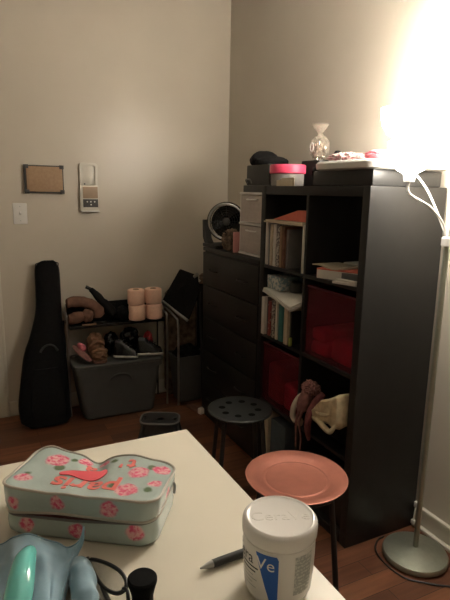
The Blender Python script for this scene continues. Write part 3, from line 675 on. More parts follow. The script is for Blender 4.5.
for w_, h_, m_, l_, y_ in rows:
    book(x, w_, y_, .16, z, h_, m_, l_, G1); x += w_+.0012
g = B(); zp = z+.2058; L = 6
def sheet(bm, x0, x1, y0, y1, zf, th, nx=24, ny=6):
    t = B(); a = [[t.verts.new((x0+(x1-x0)*i/nx, y0+(y1-y0)*j/ny, zf(i/nx, j/ny))) for j in range(ny+1)] for i in range(nx+1)]
    b = [[t.verts.new((x0+(x1-x0)*i/nx, y0+(y1-y0)*j/ny, zf(i/nx, j/ny)+th)) for j in range(ny+1)] for i in range(nx+1)]
    for i in range(nx):
        for j in range(ny):
            t.faces.new((a[i][j], a[i][j+1], a[i+1][j+1], a[i+1][j])); t.faces.new((b[i][j], b[i+1][j], b[i+1][j+1], b[i][j+1]))
    for i in range(nx):
        t.faces.new((a[i][0], a[i+1][0], b[i+1][0], b[i][0])); t.faces.new((a[i][ny], b[i][ny], b[i+1][ny], a[i+1][ny]))
    for j in range(ny):
        t.faces.new((a[0][j], b[0][j], b[0][j+1], a[0][j+1])); t.faces.new((a[nx][j], a[nx][j+1], b[nx][j+1], b[nx][j]))
    add(bm, t)
sheet(g, -.729, -.402, -.008, .2, lambda u, v: zp+.0, .007); sheet(g, -.722, -.41, -.003, .205, lambda u, v: zp+.0075, .006)
tag(obj('magazine_stack', g, M['cream']), 'flat stack of pale magazines lying across the upper row of books', 'magazines')
q = B(); zz = zp+.0142
loft(q, [[(-.71, y, zz), (-.42, y, zz), (-.42, y, zz+.050), (-.50, y, zz+.050)] for y in (.03, .17)]); bmesh.ops.bevel(q, geom=list(q.edges), offset=.002, segments=1, affect='EDGES')
tag(obj('coral_folder', q, M['terracotta'], smooth=False), 'coral red sloping folder on top of the upper magazines', 'folder')
tag(obj('booklet', bx(-.4075, -.3975, -.002, .13, FL[3]+.0005, FL[3]+.212, .001), M['paper']), 'thin white booklet standing against the shelf divider', 'booklet')
G2 = 'books on the second left shelf'; z = FL[2]+.0005
rows = [(.024, .19, M['paper'], 'white-spined book, first at the left of the second shelf', -.006), (.018, .19, M['darkgrey'], 'dark grey book beside the first white one on the second shelf', .012),
        (.020, .175, M['bookred'], 'red and white spined book on the second shelf', .006), (.016, .19, M['brownsuede'], 'brown book right of the red and white one', .012), (.024, .185, M['bookpat'], 'book with speckled pale spine on the second shelf', .004),
        (.014, .18, M['maroon'], 'maroon book in the middle of the second shelf', .008), (.014, .19, M['paper'], 'narrow white book left of the teal one', .000), (.010, .17, M['black'], 'thin black book against the teal one', .012),
        (.034, .195, M['teal'], 'wide teal book on the second shelf', .002), (.020, .19, M['bluegrey'], 'slate book right of the teal one', .016), (.030, .200, M['cream'], 'cream book near the right end of the second shelf', -.004), (.010, .16, M['black'], 'narrow black book right of the cream one', .01)]
x = -.727
for w_, h_, m_, l_, y_ in rows:
    book(x, w_, y_, .16, z, h_, m_, l_, G2); x += w_+.001
xe = x
tag(obj('yellow_card', bx(xe+.002, xe+.012, -.004, .010, z, z+.040, .001), M['yelgreen']), 'small yellow-green card pack at the foot of the second shelf books', 'card')
g = B(); zp = z+.2045
def droop(u, v):
    return zp+.010-max(0, .5-v)*.075*max(0, u-.10)
for dz_, ya_, yb_, xr_ in ((0, -.004, -.048, -.408), (.0052, -.002, -.052, -.414), (.0104, .0, -.045, -.405), (.0156, .002, -.050, -.412)):
    t2 = B(); sheet(t2, -.728, xr_, 0, 1, lambda u, v, dz_=dz_: droop(u, v)+dz_, .0046, ny=14)
    for v_ in t2.verts:
        u_ = (v_.co.x+.728)/(xr_+.728); v_.co.y = (ya_+(yb_-ya_)*u_)+(.175-(ya_+(yb_-ya_)*u_))*v_.co.y
    add(g, t2)
tag(obj('paper_pile', g, M['paper']), 'pile of white papers drooping over the second shelf books', 'papers')
tag(obj('patterned_box', bx(-.724, -.60, .02, .16, zp+.0320, zp+.095, .002), M['bluepat']), 'small blue and white patterned box on the drooping papers', 'box')
g = B(); lathe(g, [(0, 0), (.03, 0), (.033, .01), (.03, .045), (.02, .052), (0, .053)], -.555, .08, 20, Matrix.Translation((0, 0, zp+.0320))); tag(obj('small_jar', g, M['darkgrey']), 'small dark jar right of the patterned box on the papers', 'jar')

# ------------------------------------------------------------------ upper right compartment
z = FL[3]+.0005
gbx = thing('game_box', (-.215, .13, z), 'red-sided flat game box with pale front on the upper right shelf', 'box')
mt = rotz(math.radians(24), (-.215, .13, 0))
obj('lower_tray', bx(-.335, -.095, .035, .225, z, z+.036, .002, mtx=mt), M['paper'], gbx)
obj('lid', bx(-.336, -.0935, .0335, .2265, z+.0365, z+.042, .002, mtx=mt), M['terracotta'], gbx)
obj('end_panel', bx(-.3368, -.3355, .0345, .2255, z+.001, z+.0362, .0003, mtx=mt), M['redtights'], gbx)
obj('front_print', bx(-.22, -.14, .0335, .0345, z+.004, z+.034, .0003, mtx=mt), M['midgrey'], gbx)
g = B(); sheet(g, -.355, -.19, .02, .16, lambda u, v: z+.044+.004*math.sin(u*6)*(1-v), .006); 
tag(obj('magazine', g, M['cream']), 'curled pale magazine on the left of the game box', 'magazine')
tag(obj('envelope', bx(-.27, -.09, .12, .21, z+.0555, z+.063, .001), M['paper']), 'white envelope across the back of the game box', 'envelope')
g = B(); tube(g, [(-.20, .19, z+.065), (-.18, .18, z+.105), (-.13, .19, z+.112), (-.09, .20, z+.07)], .002, 6, 8); tag(obj('thin_cable', g, M['midgrey']), 'thin grey cable looping above the game box', 'cable')
g = B(); mt2 = rotz(.3, (-.11, .0, 0))
box(g, -.16, -.05, -.012, .02, z, z+.010, .001, mtx=mt2); box(g, -.15, -.055, -.008, .018, z+.0105, z+.018, .001, mtx=rotz(.15, (-.11, 0, 0))); tag(obj('paper_slips', g, M['paper']), 'folded white paper slips in front of the game box', 'papers')
bo = thing('spray_bottle', (-.072, .2, z), 'cyan bottle with a white cap at the right of the upper shelf', 'bottle')
g = B(); lathe(g, [(0, z), (.028, z), (.03, z+.005), (.03, z+.115), (.022, z+.13), (.012, z+.137), (0, z+.137)], -.078, .25, 24); obj('body', g, M['cyan'], bo)
g = B(); lathe(g, [(0, z+.1375), (.0125, z+.1375), (.0125, z+.155), (.009, z+.162), (.007, z+.185), (0, z+.187)], -.078, .25, 16); obj('cap', g, M['whitegl'], bo)

# ------------------------------------------------------------------ red bins
def redbin(x0, x1, z0, z1, label, contents):
    r = thing('storage_bin', ((x0+x1)/2, .15, z0), label, 'storage bin')
    g = B(); t = .003; y0, y1 = .012, .33
    box(g, x0, x1, y0, y0+t, z0, z1, .001); box(g, x0, x1, y1-t, y1, z0, z1, .001); box(g, x0, x0+t, y0+t, y1-t, z0, z1, .001); box(g, x1-t, x1, y0+t, y1-t, z0, z1, .001); box(g, x0+t, x1-t, y0+t, y1-t, z0, z0+t, .001)
    obj('shell', g, M['clearred'], r)
    g = B(); tube(g, [(x0+.002, y0+.002, z1+.003), (x1-.002, y0+.002, z1+.003), (x1-.002, y1-.002, z1+.003), (x0+.002, y1-.002, z1+.003)], .005, 8, 1, closed=True); obj('rim', g, M['maroon'], r)
    return r
redbin(-.366, -.05, FL[2]+.001, FL[2]+.30, 'translucent dark red bin with folded red cloths in the second right compartment', 0)
def cloth(c, r, seed, m, label, name='folded_garment', **k):
    g = B(); blob(g, c, r, .16, 3, seed, floor=c[2]-r[2]+.012 if 'floor' not in k else k['floor']); return tag(obj(name, g, m), label, 'clothing')
zb = FL[2]+.005
g = B(); box(g, -.355, -.225, .03, .30, zb, zb+.06, .022, seg=4); tag(obj('folded_garment', g, M['redcloth']), 'bright red folded garment at the bottom left inside the second-shelf bin', 'clothing')
g = B(); box(g, -.352, -.26, .03, .28, zb+.061, zb+.118, .022, seg=4); tag(obj('folded_garment', g, M['redcloth']), 'red folded garment stacked upper left inside the second-shelf bin', 'clothing')
g = B(); box(g, -.215, -.062, .03, .30, zb, zb+.10, .03, seg=4); tag(obj('folded_garment', g, M['redcloth']), 'thick red folded garment at the bottom right inside the second-shelf bin', 'clothing')
redbin(-.724, -.402, FL[1]+.001, FL[1]+.30, 'dark red translucent bin in the third left compartment behind the round stool', 0)
zb = FL[1]+.005
g = B(); box(g, -.71, -.57, .03, .30, zb, zb+.20, .03, seg=4); tag(obj('folded_garment', g, M['red']), 'dark red folded garment in the left half of the third-shelf bin', 'clothing')
g = B(); box(g, -.56, -.415, .03, .30, zb, zb+.14, .03, seg=4); tag(obj('folded_garment', g, M['redcloth']), 'red folded garment in the right half of the third-shelf bin', 'clothing')

# ------------------------------------------------------------------ third right compartment: dance things
z = FL[1]+.0005
g = B(); open_tub(g, .145, .145, .15, .15, z, z+.118, .02, .004, (-.21, .205), .002, .006); tag(obj('fabric_basket', g, M['fabricblack']), 'black basket in the third right compartment under cream towel and plush', 'basket')
tw = thing('folded_towel', (-.14, .06, z+.13), 'cream folded towel bulging from the third right compartment', 'towel')
zt = z+.1302
g = B()
A = [(-.232, .520), (-.195, .568), (-.150, .605), (-.105, .632), (-.060, .655), (-.048, .640), (-.046, .585), (-.050, .520), (-.085, .512), (-.136, .512), (-.18, .500), (-.226, .503)]
rg = []
for y, s in ((-.055, .72), (-.045, .9), (-.02, 1), (.03, 1.0), (.10, .95), (.15, .75)):
    cxm, czm = -.135, .570
    rg.append([(cxm+(a-cxm)*s+.006*noise.noise(V(a*40, y*30, b*40)), y, max(czm+(b-czm)*s+.008*noise.noise(V(a*30, b*30, y*20)), zt if y > .0 else 0)) for a, b in smoothpath([Vector((p[0], p[1], 0)) for p in A], 4, True) for a, b in ((a, b),)] if False else [(cxm+(p.x-cxm)*s+.006*noise.noise(p*40+V(0, 0, y*30)), y, max(czm+(p.y-czm)*s+.008*noise.noise(p*30+V(0, 0, y*20)), zt if y > .0 else 0)) for p in smoothpath([Vector((q_[0], q_[1], 0)) for q_ in A], 4, True)])
loft(g, rg); obj('towel_body', g, M['creamcloth'], tw)
g = B(); tube(g, [(-.222, -.030, .535), (-.195, -.046, .512), (-.15, -.056, .515), (-.11, -.058, .505), (-.075, -.054, .500), (-.058, -.040, .535)], [.008, .011, .012, .012, .011, .007], 10, 6); tube(g, [(-.205, -.038, .550), (-.16, -.052, .545), (-.11, -.054, .556), (-.075, -.048, .575)], [.005, .009, .009, .005], 8, 6); obj('hem', g, M['creamcloth'], tw)
pl_ = thing('plush_doll', (-.28, .02, .5), 'dusty pink plush doll with curly head hanging over the basket edge', 'doll')
g = B(); tube(g, [(-.292, -.012, .575), (-.294, -.030, .54), (-.300, -.038, .50)], [.030, .031, .022], 14, 6)
for v in g.verts: v.co += Vector((noise.noise(v.co*50), 0, noise.noise(v.co*50+V(3, 0, 0))))*.01
obj('body', g, M['dollpink'], pl_)
g = B(); blob(g, (-.285, -.005, .603), (.043, .036, .031), .4, 7, 2); obj('curly_hair', g, M['dollpink'], pl_)
for xx, xe in ((-.305, -.305), (-.282, -.268)):
    g = B(); tube(g, [(xx, -.045, .51), (xx, -.06, .45), (xe, -.058, .39), (xe, -.058, .33)], [.008, .005, .0035, .003], 8, 5); obj('leg', g, M['dollpink'], pl_)
g = B(); tube(g, [(-.325, -.015, .568), (-.335, -.035, .545), (-.348, -.046, .500), (-.350, -.048, .455), (-.330, -.048, .435)], [.008, .013, .018, .019, .012], 14, 6, flat=.7); tag(obj('ballet_slipper', g, M['ivory']), 'ivory satin ballet slipper hanging left of the plush doll', 'slipper')
g = B(); blob(g, (-.300, -.045, .448), (.018, .014, .022), .25, 5, 3); tag(obj('beige_pouch', g, M['tanpanel']), 'small beige pouch under the ivory ballet slipper', 'pouch')
g = B(); tube(g, [(-.228, .02, .590), (-.222, -.02, .565), (-.226, -.048, .51), (-.232, -.050, .44), (-.220, -.048, .395)], [.014, .017, .017, .014, .007], 12, 6); tube(g, [(-.215, -.01, .565), (-.210, -.045, .54), (-.206, -.072, .49), (-.205, -.072, .43)], [.010, .010, .010, .005], 12, 6); tag(obj('knit_tights', g, M['redtights']), 'reddish brown knit tights dangling between the doll and cream towel', 'tights')
# bottom left compartment
z = FL[0]+.0005
tag(obj('binder', bx(-.705, -.668, .02, .28, z, z+.285, .002), M['cream']), 'white binder upright in the bottom left compartment beside the stool', 'binder')
tag(obj('magazine_file', bx(-.655, -.52, .03, .28, z, z+.265, .003), M['bluegrey']), 'blue-grey magazine file next to the white binder', 'file box')
tag(obj('storage_box', bx(-.36, -.06, .03, .34, z, z+.22, .004), M['black']), 'black box in the bottom right compartment behind the copper plate', 'box')

# ------------------------------------------------------------------ floral toiletry bag on the table
bu = V(.565, .825, 0).normalized(); bv = V(-.825, .565, 0).normalized()      # along length, towards back
BC = V(.7105, -1.1615, TZ)
def bagmat():
    m = bpy.data.materials.new('aqua_rose_vinyl'); m.use_nodes = True; nt = m.node_tree; b = nt.nodes['Principled BSDF']; L = nt.links.new
    tc = nt.nodes.new('ShaderNodeTexCoord'); ns = nt.nodes.new('ShaderNodeTexNoise'); ns.inputs['Scale'].default_value = 60
    base = (.43, .52, .50, 1); cur = None
    nz = nt.nodes.new('ShaderNodeTexNoise'); nz.inputs['Scale'].default_value = 160; nz.inputs['Detail'].default_value = 3
    rz = nt.nodes.new('ShaderNodeValToRGB'); rz.color_ramp.elements[0].position = .40; rz.color_ramp.elements[0].color = (.72, .10, .21, 1); rz.color_ramp.elements[1].position = .60; rz.color_ramp.elements[1].color = (.84, .46, .48, 1)
    L(tc.outputs['Object'], nz.inputs['Vector']); L(nz.outputs['Fac'], rz.inputs['Fac'])
    L(tc.outputs['Object'], ns.inputs['Vector'])
    def blobs(cs, colsock, prev, k=.012):
        for (s, t, z, r) in cs:
            p = bu*s+bv*t+V(0, 0, z)
            d = nt.nodes.new('ShaderNodeVectorMath'); d.operation = 'DISTANCE'; d.inputs[1].default_value = p; L(tc.outputs['Object'], d.inputs[0])
            a = nt.nodes.new('ShaderNodeMath'); a.operation = 'MULTIPLY_ADD'; a.inputs[1].default_value = k; L(ns.outputs['Fac'], a.inputs[0]); L(d.outputs['Value'], a.inputs[2])
            mr = nt.nodes.new('ShaderNodeMapRange'); mr.inputs['From Min'].default_value = r+k*.5+.002; mr.inputs['From Max'].default_value = r+k*.5-.002; L(a.outputs[0], mr.inputs['Value'])
            mx = nt.nodes.new('ShaderNodeMix'); mx.data_type = 'RGBA'; L(mr.outputs['Result'], mx.inputs['Factor'])
            if prev is None: mx.inputs['A'].default_value = base
            else: L(prev, mx.inputs['A'])
            if isinstance(colsock, tuple): mx.inputs['B'].default_value = colsock
            else: L(colsock, mx.inputs['B'])
            prev = mx.outputs['Result']
        return prev
    top = lambda L_: [(a, c, topz(a, c), r_) for a, c, r_ in L_]
    p = blobs(top([(-.062, .010, .009), (-.05, .045, .006), (.018, .05, .006), (.088, .040, .008), (.045, -.030, .007), (.100, -.03, .006), (-.10, -.02, .006)]), (.10, .16, .08, 1), None)
    p = blobs(top([(-.075, .035, .019), (-.032, .050, .013), (-.100, -.034, .013), (.068, -.038, .018), (.070, .018, .017), (.104, .038, .015), (.105, -.010, .010), (.0, .052, .010)])+[(.050, -.070, .06, .013), (.09, -.07, .025, .014), (-.03, -.070, .062, .011), (0, -.070, .018, .013), (.123, 0, .05, .013), (-.1, -.070, .055, .010), (-.08, -.07, .02, .013)], rz.outputs['Color'], p)
    L(p, b.inputs['Base Color']); b.inputs['Roughness'].default_value = .27; b.inputs['Coat Weight'].default_value = .5
    bp = nt.nodes.new('ShaderNodeBump'); bp.inputs['Strength'].default_value = .25; bp.inputs['Distance'].default_value = .004; n3 = nt.nodes.new('ShaderNodeTexNoise'); n3.inputs['Scale'].default_value = 45; L(tc.outputs['Object'], n3.inputs['Vector']); L(n3.outputs['Fac'], bp.inputs['Height']); L(bp.outputs['Normal'], b.inputs['Normal'])
    return m
M['bagred'] = mat('red_bow_print', (.74, .10, .13), .35); M['baglet'] = mat('coral_letters', (.76, .17, .15), .4); M['bagpipe'] = mat('pale_grey_piping', (.46, .42, .36), .3)
M['baginside'] = mat('dark_maroon_lining', (.09, .025, .025), .7)
bg = thing('toiletry_bag', BC, 'pale aqua vinyl toiletry bag with pink roses and coral paris lettering on the table', 'toiletry bag')
HX, HY, RR = .1235, .068, .026
def W(s, t, z): return BC+bu*s+bv*t+V(0, 0, z)
def topz(s, t):
    b = max(0, (t+HY)/(2*HY)); z = .078-.010*b
    z += .011*math.exp(-((s+.105)/.03)**2)*b**3 + .007*math.exp(-((s-.045)/.035)**2)*b**2-.003*b*(1 if s > .09 else 0)*(s-.09)/.03
    z -= .015*math.exp(-((s+.018+.30*(t-HY))/.020)**2)*b**1.1
    z += .004*math.exp(-((s+.11)/.04)**2)*(1-b)
    z += .0015*noise.noise(V(s*30, t*30, 0))
    return z
M['bag'] = bagmat()
def resample(P, n):
    P = P+[P[0]]; L_ = [0]
    for a, b in zip(P, P[1:]): L_.append(L_[-1]+math.hypot(b[0]-a[0], b[1]-a[1]))
    o = []; k = 0
    for i in range(n):
        d = L_[-1]*i/n
        while L_[k+1] < d: k += 1
        f = (d-L_[k])/max(1e-9, L_[k+1]-L_[k]); o.append((P[k][0]*(1-f)+P[k+1][0]*f, P[k][1]*(1-f)+P[k+1][1]*f))
    return o
con = resample(rrect(HX, HY, RR, 8), 128)
def ring(fs, z): return [W(s*fs if True else s, t*fs, z(s, t) if callable(z) else z) for s, t in con]
# lower shell (bottom and wall), dark gap, upper lid band, top
g = B()
low = lambda s, t: .034+.008*max(0, s/HX)
loft(g, [ring(.5, .001), ring(.93, .001), ring(.975, .006), ring(.985, .018), ring(.965, low)]); obj('base_shell', g, M['bag'], bg)
g = B(); gap0 = lambda s, t: low(s, t)+.0005
gap1 = lambda s, t: .0345+.008*max(0, s/HX)+.008*math.exp(-((s+.02)/.07)**2)*(1 if t < 0 else .3)
loft(g, [ring(.95, gap0), ring(.94, lambda s, t: gap1(s, t)-.0002)]); obj('zip_gap', g, M['baginside'], bg)
g = B(); loft(g, [ring(.975, gap1), ring(1.0, lambda s, t: gap1(s, t)*.7+topz(s, t)*.3), ring(1.005, lambda s, t: topz(s, t)-.006), ring(.985, lambda s, t: topz(s, t)-.0012)], cap=False)
# top surface grid conforming to rounded outline
NR = 34
t_ = B(); rgs = []
for q in range(NR+1):
    f = .985*q/NR
    if q == 0: rgs.append([t_.verts.new(W(0, 0, topz(0, 0)))])
    else: rgs.append([t_.verts.new(W(s*f, t*f, topz(s*f, t*f)-(.0012 if q == NR else 0)+.0012*(1-f)*0)) for s, t in con])
n = len(con)
for a, b in zip(rgs, rgs[1:]):
    for k in range(n):
        j = (k+1) % n
        if len(a) == 1: t_.faces.new((a[0], b[k], b[j]))
        else: t_.faces.new((a[k], b[k], b[j], a[j]))
add(g, t_); bmesh.ops.remove_doubles(g, verts=g.verts, dist=.00005); obj('lid', g, M['bag'], bg)
g = B(); tube(g, ring(1.0, lambda s, t: topz(s, t)-.0005), .0022, 8, 1, closed=True); tube(g, ring(.985, lambda s, t: gap1(s, t)+.002), .002, 8, 1, closed=True); obj('piping', g, M['bagpipe'], bg)
g = B(); tube(g, ring(.972, lambda s, t: low(s, t)), .002, 8, 1, closed=True); obj('zip', g, M['midgrey'], bg)
g = B(); tube(g, [W(HX*.99, .035, .052), W(HX+.003, .033, .047), W(HX+.003, .028, .036)], .0022, 8, 4); obj('zip_pull', g, M['chrome'], bg)
def bagtext(s, size, cs, ct, rot=0, outline=0, name='lettering', m=None):
    tb_ = text_bm(s, size, .0002, 3, .0011)
    bmesh.ops.triangulate(tb_, faces=tb_.faces)
    bmesh.ops.subdivide_edges(tb_, edges=[e for e in tb_.edges if e.calc_length() > .006], cuts=2)
    for v in tb_.verts:
        a, b = v.co.x, v.co.y; a, b = a*math.cos(rot)-b*math.sin(rot), a*math.sin(rot)+b*math.cos(rot)
        ss, tt = cs-a, ct-b; v.co = W(ss, tt, topz(ss, tt)+.0006+(v.co.z if abs(v.co.z) < .001 else 0)*1)
    return obj(name, tb_, m or M['baglet'], bg)
bagtext('paris', .056, .000, -.034); bagtext('t', .042, .052, .040); bagtext("'", .034, .036, .042); bagtext('a', .042, -.016, .028)
# red bow
q = B()
def bowpts(pts, up): return [W(s, t, topz(s, t)+up) for s, t in pts]
hp = smoothpath([V(-.030, -.016, 0), V(-.004, -.022, 0), V(.016, -.014, 0), V(.024, .004, 0), V(.016, .018, 0), V(.002, .016, 0), V(-.006, .006, 0), V(-.028, .0, 0), V(-.048, -.010, 0), V(-.045, -.018, 0)], 5, True)
loft(q, [[W(p.x-.004, p.y+.006, topz(p.x-.004, p.y+.006)+u) for p in hp] for u in (.0004, .0016)]); obj('printed_bow', q, M['bagred'], bg)

# ------------------------------------------------------------------ cream jar
JX, JY = .971, -.974
JZ = TZ+.0005
jr = thing('cream_jar', (JX, JY, TZ), 'large white moisturizing cream jar with blue and grey label at the table corner', 'jar')
cam = V(1.4868, -1.3181, 1.4411); ja = math.atan2(cam.y-JY, cam.x-JX)
g = B(); RB = .0475
lathe(g, [(0, JZ), (.036, JZ), (.041, JZ+.003), (.0445, JZ+.012), (.0465, JZ+.035), (RB, JZ+.060), (RB, JZ+.0835), (.046, JZ+.085), (0, JZ+.085)], JX, JY, 72); obj('body', g, M['whitegl'], jr)
g = B(); lathe(g, [(0.03, JZ+.0855), (.0478, JZ+.0855), (.0490, JZ+.087), (.0493, JZ+.092), (.0495, JZ+.099), (.0488, JZ+.103), (.0465, JZ+.1058), (.0435, JZ+.1065), (.042, JZ+.1057), (.040, JZ+.105), (0, JZ+.105)], JX, JY, 72); ld = obj('lid', g, M['whitegl'], jr)
def rad_at(z):
    h = z-JZ
    pts = [(.012, .0445), (.035, .0465), (.060, RB), (.084, RB)]
    if h <= pts[0][0]: return pts[0][1]
    for (a, ra), (b, rb) in zip(pts, pts[1:]):
        if h <= b: return ra+(rb-ra)*(h-a)/(b-a)
    return RB
def wrapv(x, z, off=.0003):   # x: arc length to the viewer's right from the camera-facing line
    r = rad_at(z)+off; a = ja+x/RB
    return Vector((JX+r*math.cos(a), JY+r*math.sin(a), z))
def jarpatch(poly, m, name, off=.0003):
    # poly as (left(z), right(z)) functions over z range
    zl, zr, lf, rf = poly; q = B(); nz, nx = 14, 12
    a = [[q.verts.new(wrapv(lf(z)+(rf(z)-lf(z))*i/nx, z, off)) for i in range(nx+1)] for z in [zl+(zr-zl)*k/nz for k in range(nz+1)]]
    for k in range(nz):
        for i in range(nx): q.faces.new((a[k][i], a[k][i+1], a[k+1][i+1], a[k+1][i]))
    return obj(name, q, m, jr)
ztop = JZ+.0795; zbot = JZ+.014
def lf(z): return -.0300+(ztop-z)*.30
def rf(z): return .001-(.0025*max(0, (z-(ztop-.004))/.004)**2)
jarpatch((zbot, ztop, lf, rf), M['bluecap'], 'blue_label')
def jartext(s, size, cx, cz, m, off=.0006, flat=False):
    tb_ = text_bm(s, size, .0001, 3)
    for v in tb_.verts: v.co = wrapv(cx+v.co.x, cz+v.co.y, off+(0.0001 if v.co.z > 0 else 0))
    return obj('lettering', tb_, m, jr)
jartext('Cera', .0225, -.0560, JZ+.0655, M['ink']); jartext('Ve', .0235, -.0160, JZ+.0655, M['letterw'], .0008)
for k, (ww, hh) in enumerate(((.030, .0022), (.026, .0022), (.022, .0015), (.028, .0015), (.02, .0015), (.026, .0015))):
    z_ = JZ+.053-.0058*k; xl = -.056; jarpatch((z_, z_+hh, lambda z, xl=xl: xl, lambda z, xl=xl, ww=ww: xl+ww), M['ink'] if k < 2 else M['greyink'], 'small_print', .0004)
jarpatch((JZ+.022, JZ+.078, lambda z: .022, lambda z: .050), M['label'], 'ingredients_label', .0004)
for k in range(10): jarpatch((JZ+.025+.005*k, JZ+.027+.005*k, lambda z: .024, lambda z: .048), M['greyink'], 'small_print', .0006)
# embossed word on lid
tb_ = text_bm('CeraVe', .0255, .00012, 3); ang = ja+PI/2+.20
for v in tb_.verts:
    a, b, c = v.co; v.co = V(JX+a*math.cos(ang)-b*math.sin(ang), JY+a*math.sin(ang)+b*math.cos(ang), JZ+.1051+c)
obj('embossed_lettering', tb_, M['white'], ld)

# ------------------------------------------------------------------ pen
pn = thing('ballpoint_pen', (.91, -1.02, TZ), 'black ballpoint pen with silver tip lying beside the cream jar', 'pen')
pa, pb = V(.903, -1.058, TZ+.0062), V(.8965, -.91, TZ+.0062)
dd = (pb-pa).normalized(); pmx = Matrix.Translation(pa) @ dd.to_track_quat('Z', 'Y').to_matrix().to_4x4()
g = B(); lathe(g, [(0, 0), (.0012, .0005), (.0018, .004), (.0042, .012), (.0052, .018), (.0052, .020), (0, .020)], 0, 0, 20, pmx); obj('tip', g, M['chrome'], pn)
g = B(); lathe(g, [(0, .0202), (.0056, .0202), (.006, .03), (.006, .065), (.0056, .125), (.004, .13), (0, .13)], 0, 0, 24, pmx); obj('barrel', g, M['black'], pn)
g = B(); lathe(g, [(0, .1302), (.003, .1302), (.003, .142), (0, .143)], 0, 0, 14, pmx); obj('push_button', g, M['chrome'], pn)

# ------------------------------------------------------------------ eyeglasses
eg = thing('eyeglasses', (.87, -1.18, TZ), 'folded black eyeglasses lying on the table beside the blue cloth', 'eyeglasses')
def E_(cx, cy, rx, ry, ang, z, tilt=0, n=20):
    o = []
    for k in range(n):
        a = 2*PI*k/n; x_, y_ = rx*math.cos(a), ry*math.sin(a)
        o.append(V(cx+x_*math.cos(ang)-y_*math.sin(ang), cy+x_*math.sin(ang)+y_*math.cos(ang), z+tilt*y_+.0))
    return o
EA = 'placeholder'
def glasses():
    R1 = [(0.8290,-1.1940,0.9320),(0.8490,-1.1790,0.9380),(0.8770,-1.1660,0.9420),(0.9000,-1.1620,0.9420),(0.9100,-1.1660,0.9380),(0.9060,-1.1760,0.9320),(0.8840,-1.1860,0.9260),(0.8560,-1.1920,0.9260)]
    R2 = [(0.9330,-1.1710,0.9320),(0.9460,-1.1620,0.9370),(0.9700,-1.1520,0.9390),(0.9930,-1.1500,0.9390),(1.0010,-1.1580,0.9340),(0.9900,-1.1690,0.9270),(0.9690,-1.1750,0.9250),(0.9450,-1.1770,0.9260)]
    for RR_ in (R1, R2):
        pts = smoothpath([Vector(p) for p in RR_], 4, True)
        g = B(); tube(g, pts, .0026, 8, 0, closed=True, flat=1.2); rm = obj('rim', g, M['black'], eg)
        c = sum(pts, Vector())/len(pts); g = B(); loft(g, [[c+(p-c)*.96+V(0, 0, u) for p in pts] for u in (-.0006, .0006)]); obj('lens', g, M['smokelens'], rm)
    g = B(); tube(g, [(.908, -1.168, .938), (.921, -1.166, .943), (.934, -1.169, .935)], .0024, 8, 5); obj('bridge', g, M['black'], eg)
    g = B(); tube(g, [(.828, -1.195, .934), (.8285, -1.203, .930), (.866, -1.2005, .9265), (.908, -1.197, .9245), (.943, -1.195, .9235)], [.003, .0028, .0028, .0030, .0034], 8, 6, flat=1.2); obj('temple', g, M['smokegrey'], eg)
    g = B(); tube(g, [(1.001, -1.158, .932), (.995, -1.165, .926), (.96, -1.181, .9235), (.91, -1.186, .9233), (.875, -1.188, .9233)], [.003, .0028, .0028, .003, .003], 8, 6); obj('temple', g, M['smokegrey'], eg)
glasses()
# black flared cap standing at frame bottom
g = B(); kx, ky = .9345, -1.1505
lathe(g, [(0, TZ+.0005), (.013, TZ+.0005), (.0135, TZ+.004), (.0135, TZ+.022), (.0145, TZ+.028), (.0165, TZ+.036), (.0185, TZ+.043), (.0185, TZ+.047), (.0165, TZ+.049), (0, TZ+.050)], kx, ky, 40)
tag(obj('flared_bottle', g, M['nylon']), 'small black flared bottle standing on the table right of the eyeglasses', 'bottle')
g = B(); lathe(g, [(0, TZ+.0005), (.012, TZ+.0005), (.012, TZ+.010), (0, TZ+.011)], .968, -1.128, 20); tag(obj('tan_pot', g, M['tanpanel']), 'small tan cosmetic pot at the bottom edge beside the black flared bottle', 'pot')

# ------------------------------------------------------------------ blue cloth and turquoise handle
q = B(); CR = [
[(0.7330,-1.3440,0.9300),(0.7610,-1.3050,0.9450),(0.7740,-1.2850,0.9600),(0.7870,-1.2640,0.9650),(0.8030,-1.2360,0.9550),(0.8080,-1.2190,0.9450),(0.8120,-1.2030,0.9550),(0.7990,-1.1950,0.9650)],
[(0.7740,-1.3440,0.9350),(0.8010,-1.3070,0.9500),(0.8210,-1.2890,0.9650),(0.8270,-1.2600,0.9680),(0.8310,-1.2400,0.9550),(0.8410,-1.2250,0.9480),(0.8280,-1.2120,0.9500),(0.8200,-1.2010,0.9550)],
[(0.8150,-1.3450,0.9350),(0.8370,-1.3090,0.9500),(0.8550,-1.2880,0.9600),(0.8670,-1.2590,0.9620),(0.8660,-1.2490,0.9550),(0.8710,-1.2400,0.9450),(0.8570,-1.2280,0.9450),(0.8350,-1.2150,0.9400)],
[(0.8690,-1.3460,0.9350),(0.8900,-1.3070,0.9450),(0.9130,-1.2920,0.9480),(0.9240,-1.2660,0.9500),(0.9220,-1.2600,0.9470),(0.9170,-1.2530,0.9400),(0.9040,-1.2450,0.9350),(0.8850,-1.2380,0.9320)],
[(0.9290,-1.3470,0.9270),(0.9450,-1.3070,0.9300),(0.9680,-1.2960,0.9300),(0.9810,-1.2730,0.9320),(0.9780,-1.2680,0.9300),(0.9700,-1.2630,0.9270),(0.9540,-1.2570,0.9250),(0.9350,-1.2520,0.9240)]]
CRs = [smoothpath(r_, 6) for r_ in CR]; nx = len(CRs[0])-1
cols = [smoothpath([CRs[j][i] for j in range(5)], 8) for i in range(nx+1)]; ny = len(cols[0])-1
